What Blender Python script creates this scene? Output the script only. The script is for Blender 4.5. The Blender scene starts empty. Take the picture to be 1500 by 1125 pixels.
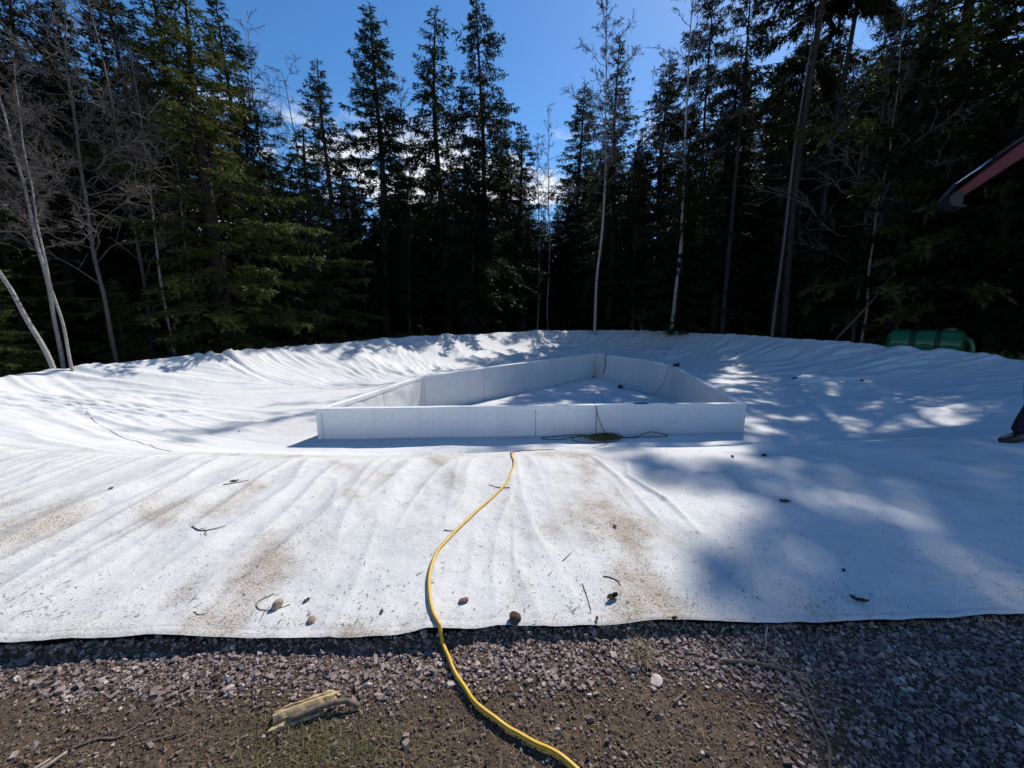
import bpy, bmesh, math, random
import numpy as np
from mathutils import Vector, Matrix

# ------------------------------------------------------------------ camera, sky, sun, exposure
scene = bpy.context.scene
COL = scene.collection
R = math.radians

cam_data = bpy.data.cameras.new('camera')
cam_data.sensor_width = 36.0
cam_data.lens = 13.56
cam_data.clip_start = 0.05
cam_data.clip_end = 2000.0
cam = bpy.data.objects.new('camera', cam_data)
cam.location = (0.0, 0.0, 1.65)
cam.rotation_euler = (R(80.0), 0.0, 0.0)
COL.objects.link(cam)
scene.camera = cam

SUN_AZ, SUN_EL = R(31.0), R(43.0)          # azimuth measured from +Y towards +X
SUN_DIR = Vector((math.sin(SUN_AZ) * math.cos(SUN_EL), math.cos(SUN_AZ) * math.cos(SUN_EL), math.sin(SUN_EL)))

world = bpy.data.worlds.new('World')
scene.world = world
world.use_nodes = True
wt = world.node_tree
for n in list(wt.nodes):
    wt.nodes.remove(n)
w_out = wt.nodes.new('ShaderNodeOutputWorld')
w_sky = wt.nodes.new('ShaderNodeTexSky')
w_sky.sky_type = 'NISHITA'
w_sky.sun_disc = False
w_sky.sun_elevation = SUN_EL
w_sky.sun_rotation = SUN_AZ
w_sky.altitude = 900.0
w_sky.air_density = 1.0
w_sky.dust_density = 0.25
w_sky.ozone_density = 3.2
w_bg = wt.nodes.new('ShaderNodeBackground')
w_bg.inputs['Strength'].default_value = 0.13
w_hs = wt.nodes.new('ShaderNodeHueSaturation')          # the clear, deep spring blue of this sky
w_hs.inputs['Saturation'].default_value = 1.24
wt.links.new(w_sky.outputs[0], w_hs.inputs['Color'])
wt.links.new(w_hs.outputs[0], w_bg.inputs['Color'])
# low cumulus around the horizon
w_tc = wt.nodes.new('ShaderNodeTexCoord')
w_map = wt.nodes.new('ShaderNodeMapping')
w_map.inputs['Scale'].default_value = (3.2, 3.2, 6.5)
w_map.inputs['Location'].default_value = (0.55, 0.0, 0.3)
w_noise = wt.nodes.new('ShaderNodeTexNoise')
w_noise.inputs['Scale'].default_value = 1.6
w_noise.inputs['Detail'].default_value = 9.0
w_noise.inputs['Roughness'].default_value = 0.58
w_ramp = wt.nodes.new('ShaderNodeValToRGB')
w_ramp.color_ramp.elements[0].position = 0.50
w_ramp.color_ramp.elements[1].position = 0.575
w_sep = wt.nodes.new('ShaderNodeSeparateXYZ')
w_band = wt.nodes.new('ShaderNodeMapRange')
w_band.interpolation_type = 'SMOOTHSTEP'
w_band.inputs['From Min'].default_value = 0.43
w_band.inputs['From Max'].default_value = 0.33
w_mul = wt.nodes.new('ShaderNodeMath'); w_mul.operation = 'MULTIPLY'
w_cl = wt.nodes.new('ShaderNodeBackground')
w_cl.inputs['Color'].default_value = (0.86, 0.91, 1.0, 1)
w_cl.inputs['Strength'].default_value = 0.95
w_mix = wt.nodes.new('ShaderNodeMixShader')
wt.links.new(w_tc.outputs['Generated'], w_map.inputs['Vector'])
wt.links.new(w_map.outputs[0], w_noise.inputs['Vector'])
wt.links.new(w_noise.outputs[0], w_ramp.inputs[0])
wt.links.new(w_tc.outputs['Generated'], w_sep.inputs[0])
wt.links.new(w_sep.outputs['Z'], w_band.inputs['Value'])
wt.links.new(w_ramp.outputs[0], w_mul.inputs[0])
wt.links.new(w_band.outputs[0], w_mul.inputs[1])
wt.links.new(w_mul.outputs[0], w_mix.inputs[0])
wt.links.new(w_bg.outputs[0], w_mix.inputs[1])
wt.links.new(w_cl.outputs[0], w_mix.inputs[2])
wt.links.new(w_mix.outputs[0], w_out.inputs['Surface'])

sun_data = bpy.data.lights.new('sun', 'SUN')
sun_data.energy = 4.6
sun_data.angle = R(0.55)
sun_data.color = (1.0, 0.955, 0.88)
sun = bpy.data.objects.new('sun', sun_data)
sun.rotation_euler = SUN_DIR.to_track_quat('Z', 'Y').to_euler()
sun.location = (20, 34, 38)
COL.objects.link(sun)

scene.view_settings.view_transform = 'Standard'
scene.view_settings.look = 'None'
scene.view_settings.exposure = 0.20
scene.view_settings.gamma = 1.0
scene.view_settings.use_curve_mapping = False
scene.cycles.max_bounces = 4
scene.cycles.diffuse_bounces = 1
scene.cycles.glossy_bounces = 1
scene.cycles.transmission_bounces = 2
scene.cycles.use_adaptive_sampling = True
scene.cycles.adaptive_threshold = 0.02
scene.cycles.transparent_max_bounces = 4
scene.cycles.use_denoising = True

# ------------------------------------------------------------------ helpers
rng = np.random.default_rng(11)
random.seed(11)

def tag(o, label=None, cat=None, group=None, kind=None):
    if label: o['label'] = label
    if cat: o['category'] = cat
    if group: o['group'] = group
    if kind: o['kind'] = kind
    return o

def empty(name, loc=(0, 0, 0), rz=0.0):
    o = bpy.data.objects.new(name, None)
    o.empty_display_size = 0.3
    o.location = loc
    o.rotation_euler = (0, 0, rz)
    COL.objects.link(o)
    return o

def link(name, me, parent=None):
    o = bpy.data.objects.new(name, me)
    COL.objects.link(o)
    if parent is not None:
        o.parent = parent
    return o

def np_mesh(name, verts, faces, mats, midx=None, smooth=False):
    """verts (n,3); faces: an (m,k) array or a list of such arrays"""
    if not isinstance(faces, list):
        faces = [faces]
    faces = [np.asarray(f, dtype=np.int32) for f in faces if len(f)]
    verts = np.asarray(verts, dtype=np.float32)
    me = bpy.data.meshes.new(name)
    me.vertices.add(len(verts))
    me.vertices.foreach_set('co', verts.ravel())
    loops = np.concatenate([f.ravel() for f in faces])
    sizes = np.concatenate([np.full(len(f), f.shape[1], np.int32) for f in faces])
    starts = np.zeros(len(sizes), np.int32)
    starts[1:] = np.cumsum(sizes)[:-1]
    me.loops.add(len(loops))
    me.loops.foreach_set('vertex_index', loops)
    me.polygons.add(len(sizes))
    me.polygons.foreach_set('loop_start', starts)
    if midx is not None:
        me.polygons.foreach_set('material_index', np.asarray(midx, np.int32))
    me.polygons.foreach_set('use_smooth', np.full(len(sizes), smooth, dtype=bool))
    if not isinstance(mats, (list, tuple)):
        mats = [mats]
    for m in mats:
        me.materials.append(m)
    me.update(calc_edges=True)
    return me

class MB:
    """collects tubes / boxes / lathes into one mesh"""
    def __init__(self):
        self.v = []; self.q = []; self.t = []; self.n = 0
    def add(self, verts, quads=None, tris=None):
        verts = np.asarray(verts, float)
        if quads is not None and len(quads): self.q.append(np.asarray(quads, int) + self.n)
        if tris is not None and len(tris): self.t.append(np.asarray(tris, int) + self.n)
        self.v.append(verts); self.n += len(verts)
    def tube(self, pts, rad, k=6, cap=True):
        pts = np.asarray(pts, float); m = len(pts)
        rad = np.broadcast_to(np.asarray(rad, float), (m,))
        d = np.gradient(pts, axis=0)
        d /= np.linalg.norm(d, axis=1)[:, None] + 1e-9
        ref = np.array([0.0, 0.0, 1.0]) if abs(d[:, 2]).mean() < 0.85 else np.array([1.0, 0.0, 0.0])
        a = np.cross(d, ref); a /= np.linalg.norm(a, axis=1)[:, None] + 1e-9
        b = np.cross(a, d)
        ang = np.arange(k) * 2 * math.pi / k
        ring = pts[:, None, :] + rad[:, None, None] * (a[:, None, :] * np.cos(ang)[None, :, None] + b[:, None, :] * np.sin(ang)[None, :, None])
        i = np.arange(m - 1)[:, None] * k; j = np.arange(k)[None, :]; j2 = (j + 1) % k
        q = np.stack([i + j, i + k + j, i + k + j2, i + j2], -1).reshape(-1, 4)
        v = ring.reshape(-1, 3); t = None
        if cap:
            v = np.vstack([v, pts[:1], pts[-1:]])
            jj = np.arange(k)
            t = np.vstack([np.stack([np.full(k, m * k), jj, (jj + 1) % k], 1),
                           np.stack([np.full(k, m * k + 1), (m - 1) * k + (jj + 1) % k, (m - 1) * k + jj], 1)])
        self.add(v, q, t)
        return self
    def box(self, c, s, rot=None):
        sx, sy, sz = [x / 2 for x in s]
        v = np.array([[x, y, z] for x in (-sx, sx) for y in (-sy, sy) for z in (-sz, sz)])
        if rot is not None:
            v = v @ np.array(rot.to_3x3()).T
        self.add(v + np.asarray(c, float), [[0, 1, 3, 2], [4, 6, 7, 5], [0, 4, 5, 1], [2, 3, 7, 6], [0, 2, 6, 4], [1, 5, 7, 3]])
        return self
    def prism(self, outline, depth, mat4):
        """outline (n,2) in local x,z, extruded along local y by +-depth/2"""
        o = np.asarray(outline, float); n = len(o)
        v = np.vstack([np.column_stack([o[:, 0], np.full(n, -depth / 2), o[:, 1]]), np.column_stack([o[:, 0], np.full(n, depth / 2), o[:, 1]])])
        v = np.array([(mat4 @ Vector(p))[:] for p in v])
        c0, c1 = v[:n].mean(0), v[n:].mean(0)
        v = np.vstack([v, c0[None], c1[None]])
        i = np.arange(n); i2 = (i + 1) % n
        self.add(v, np.stack([i, i2, i2 + n, i + n], 1),
                 np.vstack([np.stack([np.full(n, 2 * n), i2, i], 1), np.stack([np.full(n, 2 * n + 1), i + n, i2 + n], 1)]))
        return self
    def lathe(self, prof, k, mat4):
        """prof: (along local x, radius)"""
        prof = np.asarray(prof, float)
        ang = np.arange(k) * 2 * math.pi / k
        m = len(prof)
        v = np.stack([np.repeat(prof[:, 0], k), np.repeat(prof[:, 1], k) * np.tile(np.cos(ang), m), np.repeat(prof[:, 1], k) * np.tile(np.sin(ang), m)], 1)
        v = np.array([(mat4 @ Vector(p))[:] for p in v])
        i = np.arange(m - 1)[:, None] * k; j = np.arange(k)[None, :]; j2 = (j + 1) % k
        self.add(v, np.stack([i + j, i + j2, i + k + j2, i + k + j], -1).reshape(-1, 4))
        return self
    def mesh(self, name, mats, smooth=False):
        fs = []
        if self.q: fs.append(np.vstack(self.q))
        if self.t: fs.append(np.vstack(self.t))
        return np_mesh(name, np.vstack(self.v), fs, mats, smooth=smooth)
    def build(self, name, mats, parent=None, smooth=False, bevel=0.0):
        o = link(name, self.mesh(name, mats, smooth), parent)
        if bevel:
            bv = o.modifiers.new('bevel', 'BEVEL'); bv.width = bevel; bv.segments = 2; bv.limit_method = 'ANGLE'
        return o

def copy_tree(root):
    r = root.copy(); COL.objects.link(r)
    for ch in root.children:
        c = ch.copy(); COL.objects.link(c); c.parent = r
        for g in ch.children:
            d = g.copy(); COL.objects.link(d); d.parent = c
    return r

def spline(pts, n=12):
    """Catmull-Rom through pts"""
    p = np.asarray(pts, float)
    p = np.vstack([2 * p[0] - p[1], p, 2 * p[-1] - p[-2]])
    out = []
    t = np.linspace(0, 1, n, endpoint=False)[:, None]
    for i in range(1, len(p) - 2):
        a, b, c, d = p[i - 1], p[i], p[i + 1], p[i + 2]
        out.append(0.5 * (2 * b + (c - a) * t + (2 * a - 5 * b + 4 * c - d) * t ** 2 + (3 * b - a - 3 * c + d) * t ** 3))
    out.append(p[-2][None])
    return np.vstack(out)

# gradient noise, vectorised
_perm = np.random.default_rng(3).permutation(4096).astype(np.int64)
_gang = np.random.default_rng(4).uniform(0, 2 * math.pi, 4096)
_gx, _gy = np.cos(_gang), np.sin(_gang)
def pnoise(x, y, seed=0):
    x = np.asarray(x, float) + seed * 37.13; y = np.asarray(y, float) + seed * 17.71
    xi = np.floor(x).astype(np.int64); yi = np.floor(y).astype(np.int64)
    xf = x - xi; yf = y - yi
    u = xf ** 3 * (xf * (xf * 6 - 15) + 10); v = yf ** 3 * (yf * (yf * 6 - 15) + 10)
    def g(i, j, fx, fy):
        h = _perm[(_perm[i & 4095] + j) & 4095]
        return _gx[h] * fx + _gy[h] * fy
    a = g(xi, yi, xf, yf); b = g(xi + 1, yi, xf - 1, yf)
    c = g(xi, yi + 1, xf, yf - 1); d = g(xi + 1, yi + 1, xf - 1, yf - 1)
    return (a * (1 - u) + b * u) * (1 - v) + (c * (1 - u) + d * u) * v
def fbm(x, y, seed=0, o=4):
    s = 0; a = 1.0; f = 1.0
    for k in range(o):
        s = s + a * pnoise(x * f, y * f, seed + k * 5); a *= 0.5; f *= 2.03
    return s
def sstep(a, b, x):
    t = np.clip((x - a) / (b - a), 0, 1)
    return t * t * (3 - 2 * t)

# ------------------------------------------------------------------ materials
def new_mat(name):
    m = bpy.data.materials.new(name); m.use_nodes = True
    nt = m.node_tree; p = nt.nodes['Principled BSDF']
    return m, nt, p
def N(nt, t, **kw):
    n = nt.nodes.new(t)
    for k, v in kw.items():
        if k in n.inputs: n.inputs[k].default_value = v
        else: setattr(n, k, v)
    return n
def noise(nt, scale, detail=4, rough=0.55, coord='Object', vec=None):
    n = N(nt, 'ShaderNodeTexNoise', Scale=scale, Detail=detail, Roughness=rough)
    if vec is None:
        tc = nt.nodes.new('ShaderNodeTexCoord'); vec = tc.outputs[coord]
    nt.links.new(vec, n.inputs['Vector'])
    return n
def ramp(nt, src, stops):
    r = nt.nodes.new('ShaderNodeValToRGB')
    e = r.color_ramp.elements
    while len(e) < len(stops): e.new(0.5)
    for el, (pos, c) in zip(e, stops):
        el.position = pos
        el.color = c if len(c) == 4 else (*c, 1)
    nt.links.new(src, r.inputs[0])
    return r
def mixc(nt, fac, a, b, mode='MIX'):
    m = nt.nodes.new('ShaderNodeMix'); m.data_type = 'RGBA'; m.blend_type = mode
    for s, v in ((0, fac), (6, a), (7, b)):
        if hasattr(v, 'is_linked') or hasattr(v, 'links'): nt.links.new(v, m.inputs[s])
        elif isinstance(v, (int, float)): m.inputs[s].default_value = v
        else: m.inputs[s].default_value = (*v, 1)
    return m.outputs[2]
def math_n(nt, op, a, b=None):
    m = nt.nodes.new('ShaderNodeMath'); m.operation = op
    for i, v in enumerate((a, b)):
        if v is None: continue
        if isinstance(v, (int, float)): m.inputs[i].default_value = v
        else: nt.links.new(v, m.inputs[i])
    return m.outputs[0]
def bump(nt, p, src, strength=0.3, dist=0.01):
    b = N(nt, 'ShaderNodeBump', Strength=strength, Distance=dist)
    nt.links.new(src, b.inputs['Height']); nt.links.new(b.outputs[0], p.inputs['Normal'])
    return b
def simple(name, c1, c2=None, scale=8, rough=0.6, spec=0.3, bmp=0.0, bd=0.005, metallic=0.0, coat=0.0):
    m, nt, p = new_mat(name)
    c2 = c2 or tuple(x * 0.7 for x in c1)
    n = noise(nt, scale, 5)
    r = ramp(nt, n.outputs[0], [(0.3, c1), (0.7, c2)])
    nt.links.new(r.outputs[0], p.inputs['Base Color'])
    p.inputs['Roughness'].default_value = rough
    p.inputs['Specular IOR Level'].default_value = spec
    p.inputs['Metallic'].default_value = metallic
    p.inputs['Coat Weight'].default_value = coat
    if bmp: bump(nt, p, n.outputs[0], bmp, bd)
    return m

def mat_fabric():
    m, nt, p = new_mat('geotextile')
    geo = nt.nodes.new('ShaderNodeNewGeometry'); pos = geo.outputs['Position']
    att = nt.nodes.new('ShaderNodeAttribute'); att.attribute_name = 'dirt'     # where people walked and soil washed down
    big = noise(nt, 1.1, 6, 0.6, vec=pos)
    mid = noise(nt, 8.0, 8, 0.68, vec=pos)
    base = ramp(nt, big.outputs[0], [(0.3, (0.80, 0.795, 0.785)), (0.7, (0.69, 0.688, 0.682))])
    c0 = mixc(nt, math_n(nt, 'MULTIPLY', att.outputs['Fac'], 0.62), base.outputs[0], (0.52, 0.49, 0.44))
    # soil smears
    sm = noise(nt, 11.0, 14, 0.86, vec=pos)
    s1 = math_n(nt, 'MULTIPLY', sm.outputs[0], att.outputs['Fac'])
    smask = ramp(nt, s1, [(0.38, (0, 0, 0)), (0.66, (1, 1, 1))])
    smul = math_n(nt, 'MULTIPLY', smask.outputs[0], 0.42)
    c = mixc(nt, smul, c0, (0.36, 0.265, 0.165))
    # fine crumbs of soil and needles
    mp = N(nt, 'ShaderNodeMapping', Scale=(1.0, 2.4, 1.0), Rotation=(0, 0, 0.7)); nt.links.new(pos, mp.inputs['Vector'])
    sp = noise(nt, 70.0, 4, 0.65, vec=mp.outputs[0])
    amt = math_n(nt, 'MULTIPLY', att.outputs['Fac'], 0.15)
    th = math_n(nt, 'ADD', math_n(nt, 'ADD', sp.outputs[0], amt), math_n(nt, 'MULTIPLY', math_n(nt, 'SUBTRACT', mid.outputs[0], 0.5), 0.30))
    fm = ramp(nt, th, [(0.675, (0, 0, 0)), (0.74, (1, 1, 1))])
    c = mixc(nt, math_n(nt, 'MULTIPLY', fm.outputs[0], 0.75), c, (0.22, 0.155, 0.095))
    grain = noise(nt, 170.0, 3, 0.75, vec=pos)
    c = mixc(nt, 0.55, c, ramp(nt, grain.outputs[0], [(0.3, (0.62, 0.62, 0.62)), (0.62, (1.06, 1.06, 1.06))]).outputs[0], 'MULTIPLY')
    nt.links.new(c, p.inputs['Base Color'])
    p.inputs['Roughness'].default_value = 0.85
    p.inputs['Specular IOR Level'].default_value = 0.18
    p.inputs['Sheen Weight'].default_value = 0.08
    cr = noise(nt, 1.7, 3, 0.45, vec=pos)                                     # slack, crumpled creasing
    cr2 = math_n(nt, 'ABSOLUTE', math_n(nt, 'SUBTRACT', cr.outputs[0], 0.5))
    cr3 = math_n(nt, 'POWER', math_n(nt, 'MULTIPLY', cr2, 4.0), 1.4)
    b0 = N(nt, 'ShaderNodeBump', Strength=0.25, Distance=0.05); nt.links.new(cr3, b0.inputs['Height'])
    b1 = N(nt, 'ShaderNodeBump', Strength=0.75, Distance=0.016); nt.links.new(mid.outputs[0], b1.inputs['Height'])
    b2 = N(nt, 'ShaderNodeBump', Strength=0.55, Distance=0.003); nt.links.new(grain.outputs[0], b2.inputs['Height'])
    nt.links.new(b0.outputs[0], b1.inputs['Normal']); nt.links.new(b1.outputs[0], b2.inputs['Normal']); nt.links.new(b2.outputs[0], p.inputs['Normal'])
    return m

def mat_panel():
    m, nt, p = new_mat('white_panel_sheet')
    geo = nt.nodes.new('ShaderNodeNewGeometry'); pos = geo.outputs['Position']
    n1 = noise(nt, 1.6, 6, 0.6, vec=pos)
    mp = N(nt, 'ShaderNodeMapping', Scale=(7.0, 7.0, 0.7)); nt.links.new(pos, mp.inputs['Vector'])
    n2 = noise(nt, 1.0, 5, 0.6, vec=mp.outputs[0])
    c = ramp(nt, n1.outputs[0], [(0.3, (0.80, 0.805, 0.81)), (0.7, (0.72, 0.73, 0.74))])
    st = ramp(nt, n2.outputs[0], [(0.5, (1, 1, 1)), (0.8, (0.93, 0.925, 0.91))])
    nt.links.new(mixc(nt, 0.8, c.outputs[0], st.outputs[0], 'MULTIPLY'), p.inputs['Base Color'])
    p.inputs['Roughness'].default_value = 0.7
    p.inputs['Specular IOR Level'].default_value = 0.25
    n4 = noise(nt, 3.5, 8, 0.7, vec=pos)
    bump(nt, p, n4.outputs[0], 0.6, 0.03)
    sc = noise(nt, 14.0, 8, 0.75, vec=pos)
    scm = ramp(nt, sc.outputs[0], [(0.55, (1, 1, 1)), (0.72, (0.70, 0.67, 0.61))])
    old = p.inputs['Base Color'].links[0].from_socket
    nt.links.new(mixc(nt, 0.8, old, scm.outputs[0], 'MULTIPLY'), p.inputs['Base Color'])
    return m

def mat_ground():
    m, nt, p = new_mat('bare_soil')
    geo = nt.nodes.new('ShaderNodeNewGeometry'); pos = geo.outputs['Position']
    n1 = noise(nt, 2.2, 8, 0.65, vec=pos)
    n2 = noise(nt, 38.0, 6, 0.7, vec=pos)
    c = ramp(nt, n1.outputs[0], [(0.3, (0.085, 0.06, 0.043)), (0.55, (0.13, 0.094, 0.068)), (0.75, (0.18, 0.138, 0.105))])
    d = ramp(nt, n2.outputs[0], [(0.35, (0.45, 0.42, 0.4)), (0.7, (1.25, 1.2, 1.15))])
    c2 = mixc(nt, 0.85, c.outputs[0], d.outputs[0], 'MULTIPLY')
    sep = nt.nodes.new('ShaderNodeSeparateXYZ'); nt.links.new(pos, sep.inputs[0])
    # forest floor of needle litter and moss away from the yard
    mr = N(nt, 'ShaderNodeMapRange'); mr.inputs['From Min'].default_value = 4.0; mr.inputs['From Max'].default_value = 7.0
    nt.links.new(sep.outputs['Y'], mr.inputs['Value'])
    ff = ramp(nt, n1.outputs[0], [(0.35, (0.034, 0.026, 0.018)), (0.6, (0.024, 0.028, 0.012)), (0.75, (0.055, 0.042, 0.03))])
    nt.links.new(mixc(nt, mr.outputs[0], c2, ff.outputs[0]), p.inputs['Base Color'])
    p.inputs['Roughness'].default_value = 0.95
    p.inputs['Specular IOR Level'].default_value = 0.1
    bump(nt, p, n2.outputs[0], 0.8, 0.02)
    return m

def mat_stone(name, cols):
    m, nt, p = new_mat(name)
    att = nt.nodes.new('ShaderNodeAttribute'); att.attribute_name = 'tint'
    r = ramp(nt, att.outputs['Fac'], [(i / (len(cols) - 1), c) for i, c in enumerate(cols)])
    geo = nt.nodes.new('ShaderNodeNewGeometry')
    n = noise(nt, 120.0, 5, 0.7, vec=geo.outputs['Position'])
    v = ramp(nt, n.outputs[0], [(0.3, (0.65, 0.62, 0.6)), (0.7, (1.2, 1.18, 1.15))])
    nt.links.new(mixc(nt, 0.8, r.outputs[0], v.outputs[0], 'MULTIPLY'), p.inputs['Base Color'])
    p.inputs['Roughness'].default_value = 0.85
    p.inputs['Specular IOR Level'].default_value = 0.25
    bump(nt, p, n.outputs[0], 0.5, 0.003)
    return m

def mat_foliage(name, c1, c2, trans=0.28):
    m, nt, p = new_mat(name)
    geo = nt.nodes.new('ShaderNodeNewGeometry')
    oi = nt.nodes.new('ShaderNodeObjectInfo')
    n = noise(nt, 1.4, 4, 0.6, vec=geo.outputs['Position'])
    r = ramp(nt, n.outputs[0], [(0.32, c1), (0.68, c2)])
    hs = N(nt, 'ShaderNodeHueSaturation')
    nt.links.new(r.outputs[0], hs.inputs['Color'])
    mr = N(nt, 'ShaderNodeMapRange'); mr.inputs['To Min'].default_value = 0.75; mr.inputs['To Max'].default_value = 1.25
    nt.links.new(oi.outputs['Random'], mr.inputs['Value']); nt.links.new(mr.outputs[0], hs.inputs['Value'])
    nt.links.new(hs.outputs[0], p.inputs['Base Color'])
    p.inputs['Roughness'].default_value = 0.55
    p.inputs['Specular IOR Level'].default_value = 0.22
    tr = nt.nodes.new('ShaderNodeBsdfTranslucent')
    tc = mixc(nt, 1.0, hs.outputs[0], (1.3, 1.35, 0.7), 'MULTIPLY')
    nt.links.new(tc, tr.inputs['Color'])
    mx = N(nt, 'ShaderNodeMixShader'); mx.inputs[0].default_value = trans
    nt.links.new(p.outputs[0], mx.inputs[1]); nt.links.new(tr.outputs[0], mx.inputs[2])
    nt.links.new(mx.outputs[0], nt.nodes['Material Output'].inputs['Surface'])
    return m

def mat_birch(name, white, dark):
    m, nt, p = new_mat(name)
    tc = nt.nodes.new('ShaderNodeTexCoord')
    mp = N(nt, 'ShaderNodeMapping', Scale=(2.2, 2.2, 9.0)); nt.links.new(tc.outputs['Object'], mp.inputs['Vector'])
    n = noise(nt, 1.5, 6, 0.7, vec=mp.outputs[0])
    r = ramp(nt, n.outputs[0], [(0.36, dark), (0.46, white), (0.8, tuple(x * 0.8 for x in white))])
    nt.links.new(r.outputs[0], p.inputs['Base Color'])
    p.inputs['Roughness'].default_value = 0.75
    bump(nt, p, n.outputs[0], 0.4, 0.01)
    return m

M = {}
M['fabric'] = mat_fabric()
M['panel'] = mat_panel()
M['ground'] = mat_ground()
M['gravel'] = mat_stone('gravel_stone', [(0.09, 0.066, 0.059), (0.24, 0.178, 0.160), (0.33, 0.255, 0.232), (0.17, 0.128, 0.115), (0.52, 0.43, 0.39)])
M['crumb'] = mat_stone('soil_crumb', [(0.08, 0.056, 0.041), (0.15, 0.11, 0.08), (0.21, 0.157, 0.117), (0.11, 0.082, 0.062), (0.36, 0.285, 0.225)])
M['needles'] = mat_foliage('spruce_needles', (0.011, 0.018, 0.008), (0.027, 0.036, 0.013))
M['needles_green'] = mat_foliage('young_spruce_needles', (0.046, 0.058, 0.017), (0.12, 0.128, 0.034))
M['bark'] = simple('spruce_bark', (0.062, 0.049, 0.040), (0.028, 0.023, 0.02), 14, 0.9, 0.1, 0.6, 0.02)
M['birch'] = mat_birch('birch_bark', (0.32, 0.305, 0.28), (0.04, 0.034, 0.03))
M['graybark'] = mat_birch('grey_bark', (0.12, 0.105, 0.092), (0.04, 0.035, 0.03))
M['twig'] = simple('bare_twigs', (0.17, 0.145, 0.125), (0.08, 0.068, 0.06), 3, 0.8, 0.2)
M['straw'] = simple('dry_straw', (0.30, 0.23, 0.13), (0.17, 0.125, 0.07), 30, 0.8, 0.2)
M['grass'] = simple('sparse_green_grass', (0.085, 0.095, 0.03), (0.15, 0.13, 0.055), 20, 0.7, 0.2)
M['stick'] = simple('weathered_stick', (0.20, 0.155, 0.12), (0.085, 0.064, 0.05), 40, 0.85, 0.2, 0.5, 0.004)
M['palestick'] = simple('pale_stick', (0.42, 0.34, 0.28), (0.26, 0.20, 0.165), 40, 0.85, 0.2, 0.5, 0.004)
M['wood'] = None
M['hose'] = simple('yellow_hose', (0.70, 0.44, 0.03), (0.58, 0.35, 0.03), 25, 0.45, 0.4)
M['cord'] = simple('olive_cord', (0.17, 0.115, 0.02), (0.10, 0.068, 0.02), 9, 0.6, 0.3)
M['orange'] = simple('orange_plug', (0.62, 0.20, 0.05), None, 20, 0.5, 0.4)
M['black'] = simple('black_rubber', (0.018, 0.018, 0.02), None, 20, 0.55, 0.4)
M['leaf'] = simple('dead_leaf', (0.10, 0.068, 0.042), (0.05, 0.036, 0.026), 40, 0.75, 0.3, 0.4, 0.004)
M['litter'] = simple('needle_litter', (0.17, 0.125, 0.085), (0.07, 0.052, 0.038), 30, 0.85, 0.2)
M['tank'] = simple('green_tank_plastic', (0.010, 0.105, 0.036), (0.008, 0.08, 0.03), 3, 0.28, 0.5)
M['red'] = simple('red_machine_paint', (0.17, 0.012, 0.012), (0.11, 0.010, 0.010), 5, 0.45, 0.4)
M['steel'] = simple('dark_steel', (0.03, 0.03, 0.033), (0.018, 0.018, 0.018), 12, 0.5, 0.4, 0.2, 0.003)
M['chrome'] = simple('bright_rod', (0.75, 0.75, 0.76), None, 8, 0.22, 0.5, metallic=1.0)
M['glass'] = simple('cab_glass', (0.03, 0.04, 0.045), None, 3, 0.08, 0.6)
M['navy'] = simple('dark_work_cloth', (0.016, 0.018, 0.024), (0.010, 0.011, 0.015), 30, 0.85, 0.2, 0.3, 0.004)
M['jacket'] = simple('dark_jacket_cloth', (0.03, 0.035, 0.045), (0.018, 0.02, 0.028), 30, 0.85, 0.2, 0.3, 0.004)
M['skin'] = simple('skin', (0.52, 0.33, 0.25), (0.46, 0.28, 0.21), 12, 0.55, 0.35)
M['hair'] = simple('brown_hair', (0.06, 0.04, 0.025), None, 60, 0.6, 0.3, 0.4, 0.004)
M['shoe'] = simple('black_shoe', (0.014, 0.014, 0.015), None, 20, 0.5, 0.4)

def mat_wood():
    m, nt, p = new_mat('split_firewood')
    tc = nt.nodes.new('ShaderNodeTexCoord')
    mp = N(nt, 'ShaderNodeMapping', Scale=(4.0, 60.0, 60.0)); nt.links.new(tc.outputs['Object'], mp.inputs['Vector'])
    n = noise(nt, 1.0, 6, 0.65, vec=mp.outputs[0])
    r = ramp(nt, n.outputs[0], [(0.3, (0.16, 0.105, 0.055)), (0.5, (0.42, 0.31, 0.16)), (0.75, (0.55, 0.44, 0.27))])
    nt.links.new(r.outputs[0], p.inputs['Base Color'])
    p.inputs['Roughness'].default_value = 0.85
    bump(nt, p, n.outputs[0], 0.8, 0.006)
    return m
M['wood'] = mat_wood()

# ------------------------------------------------------------------ the lie of the land
CX, CY = 1.5, 11.0
FLOOR = -0.47           # basin floor outside the wooden frame
POOL = -0.95            # floor inside the frame
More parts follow.
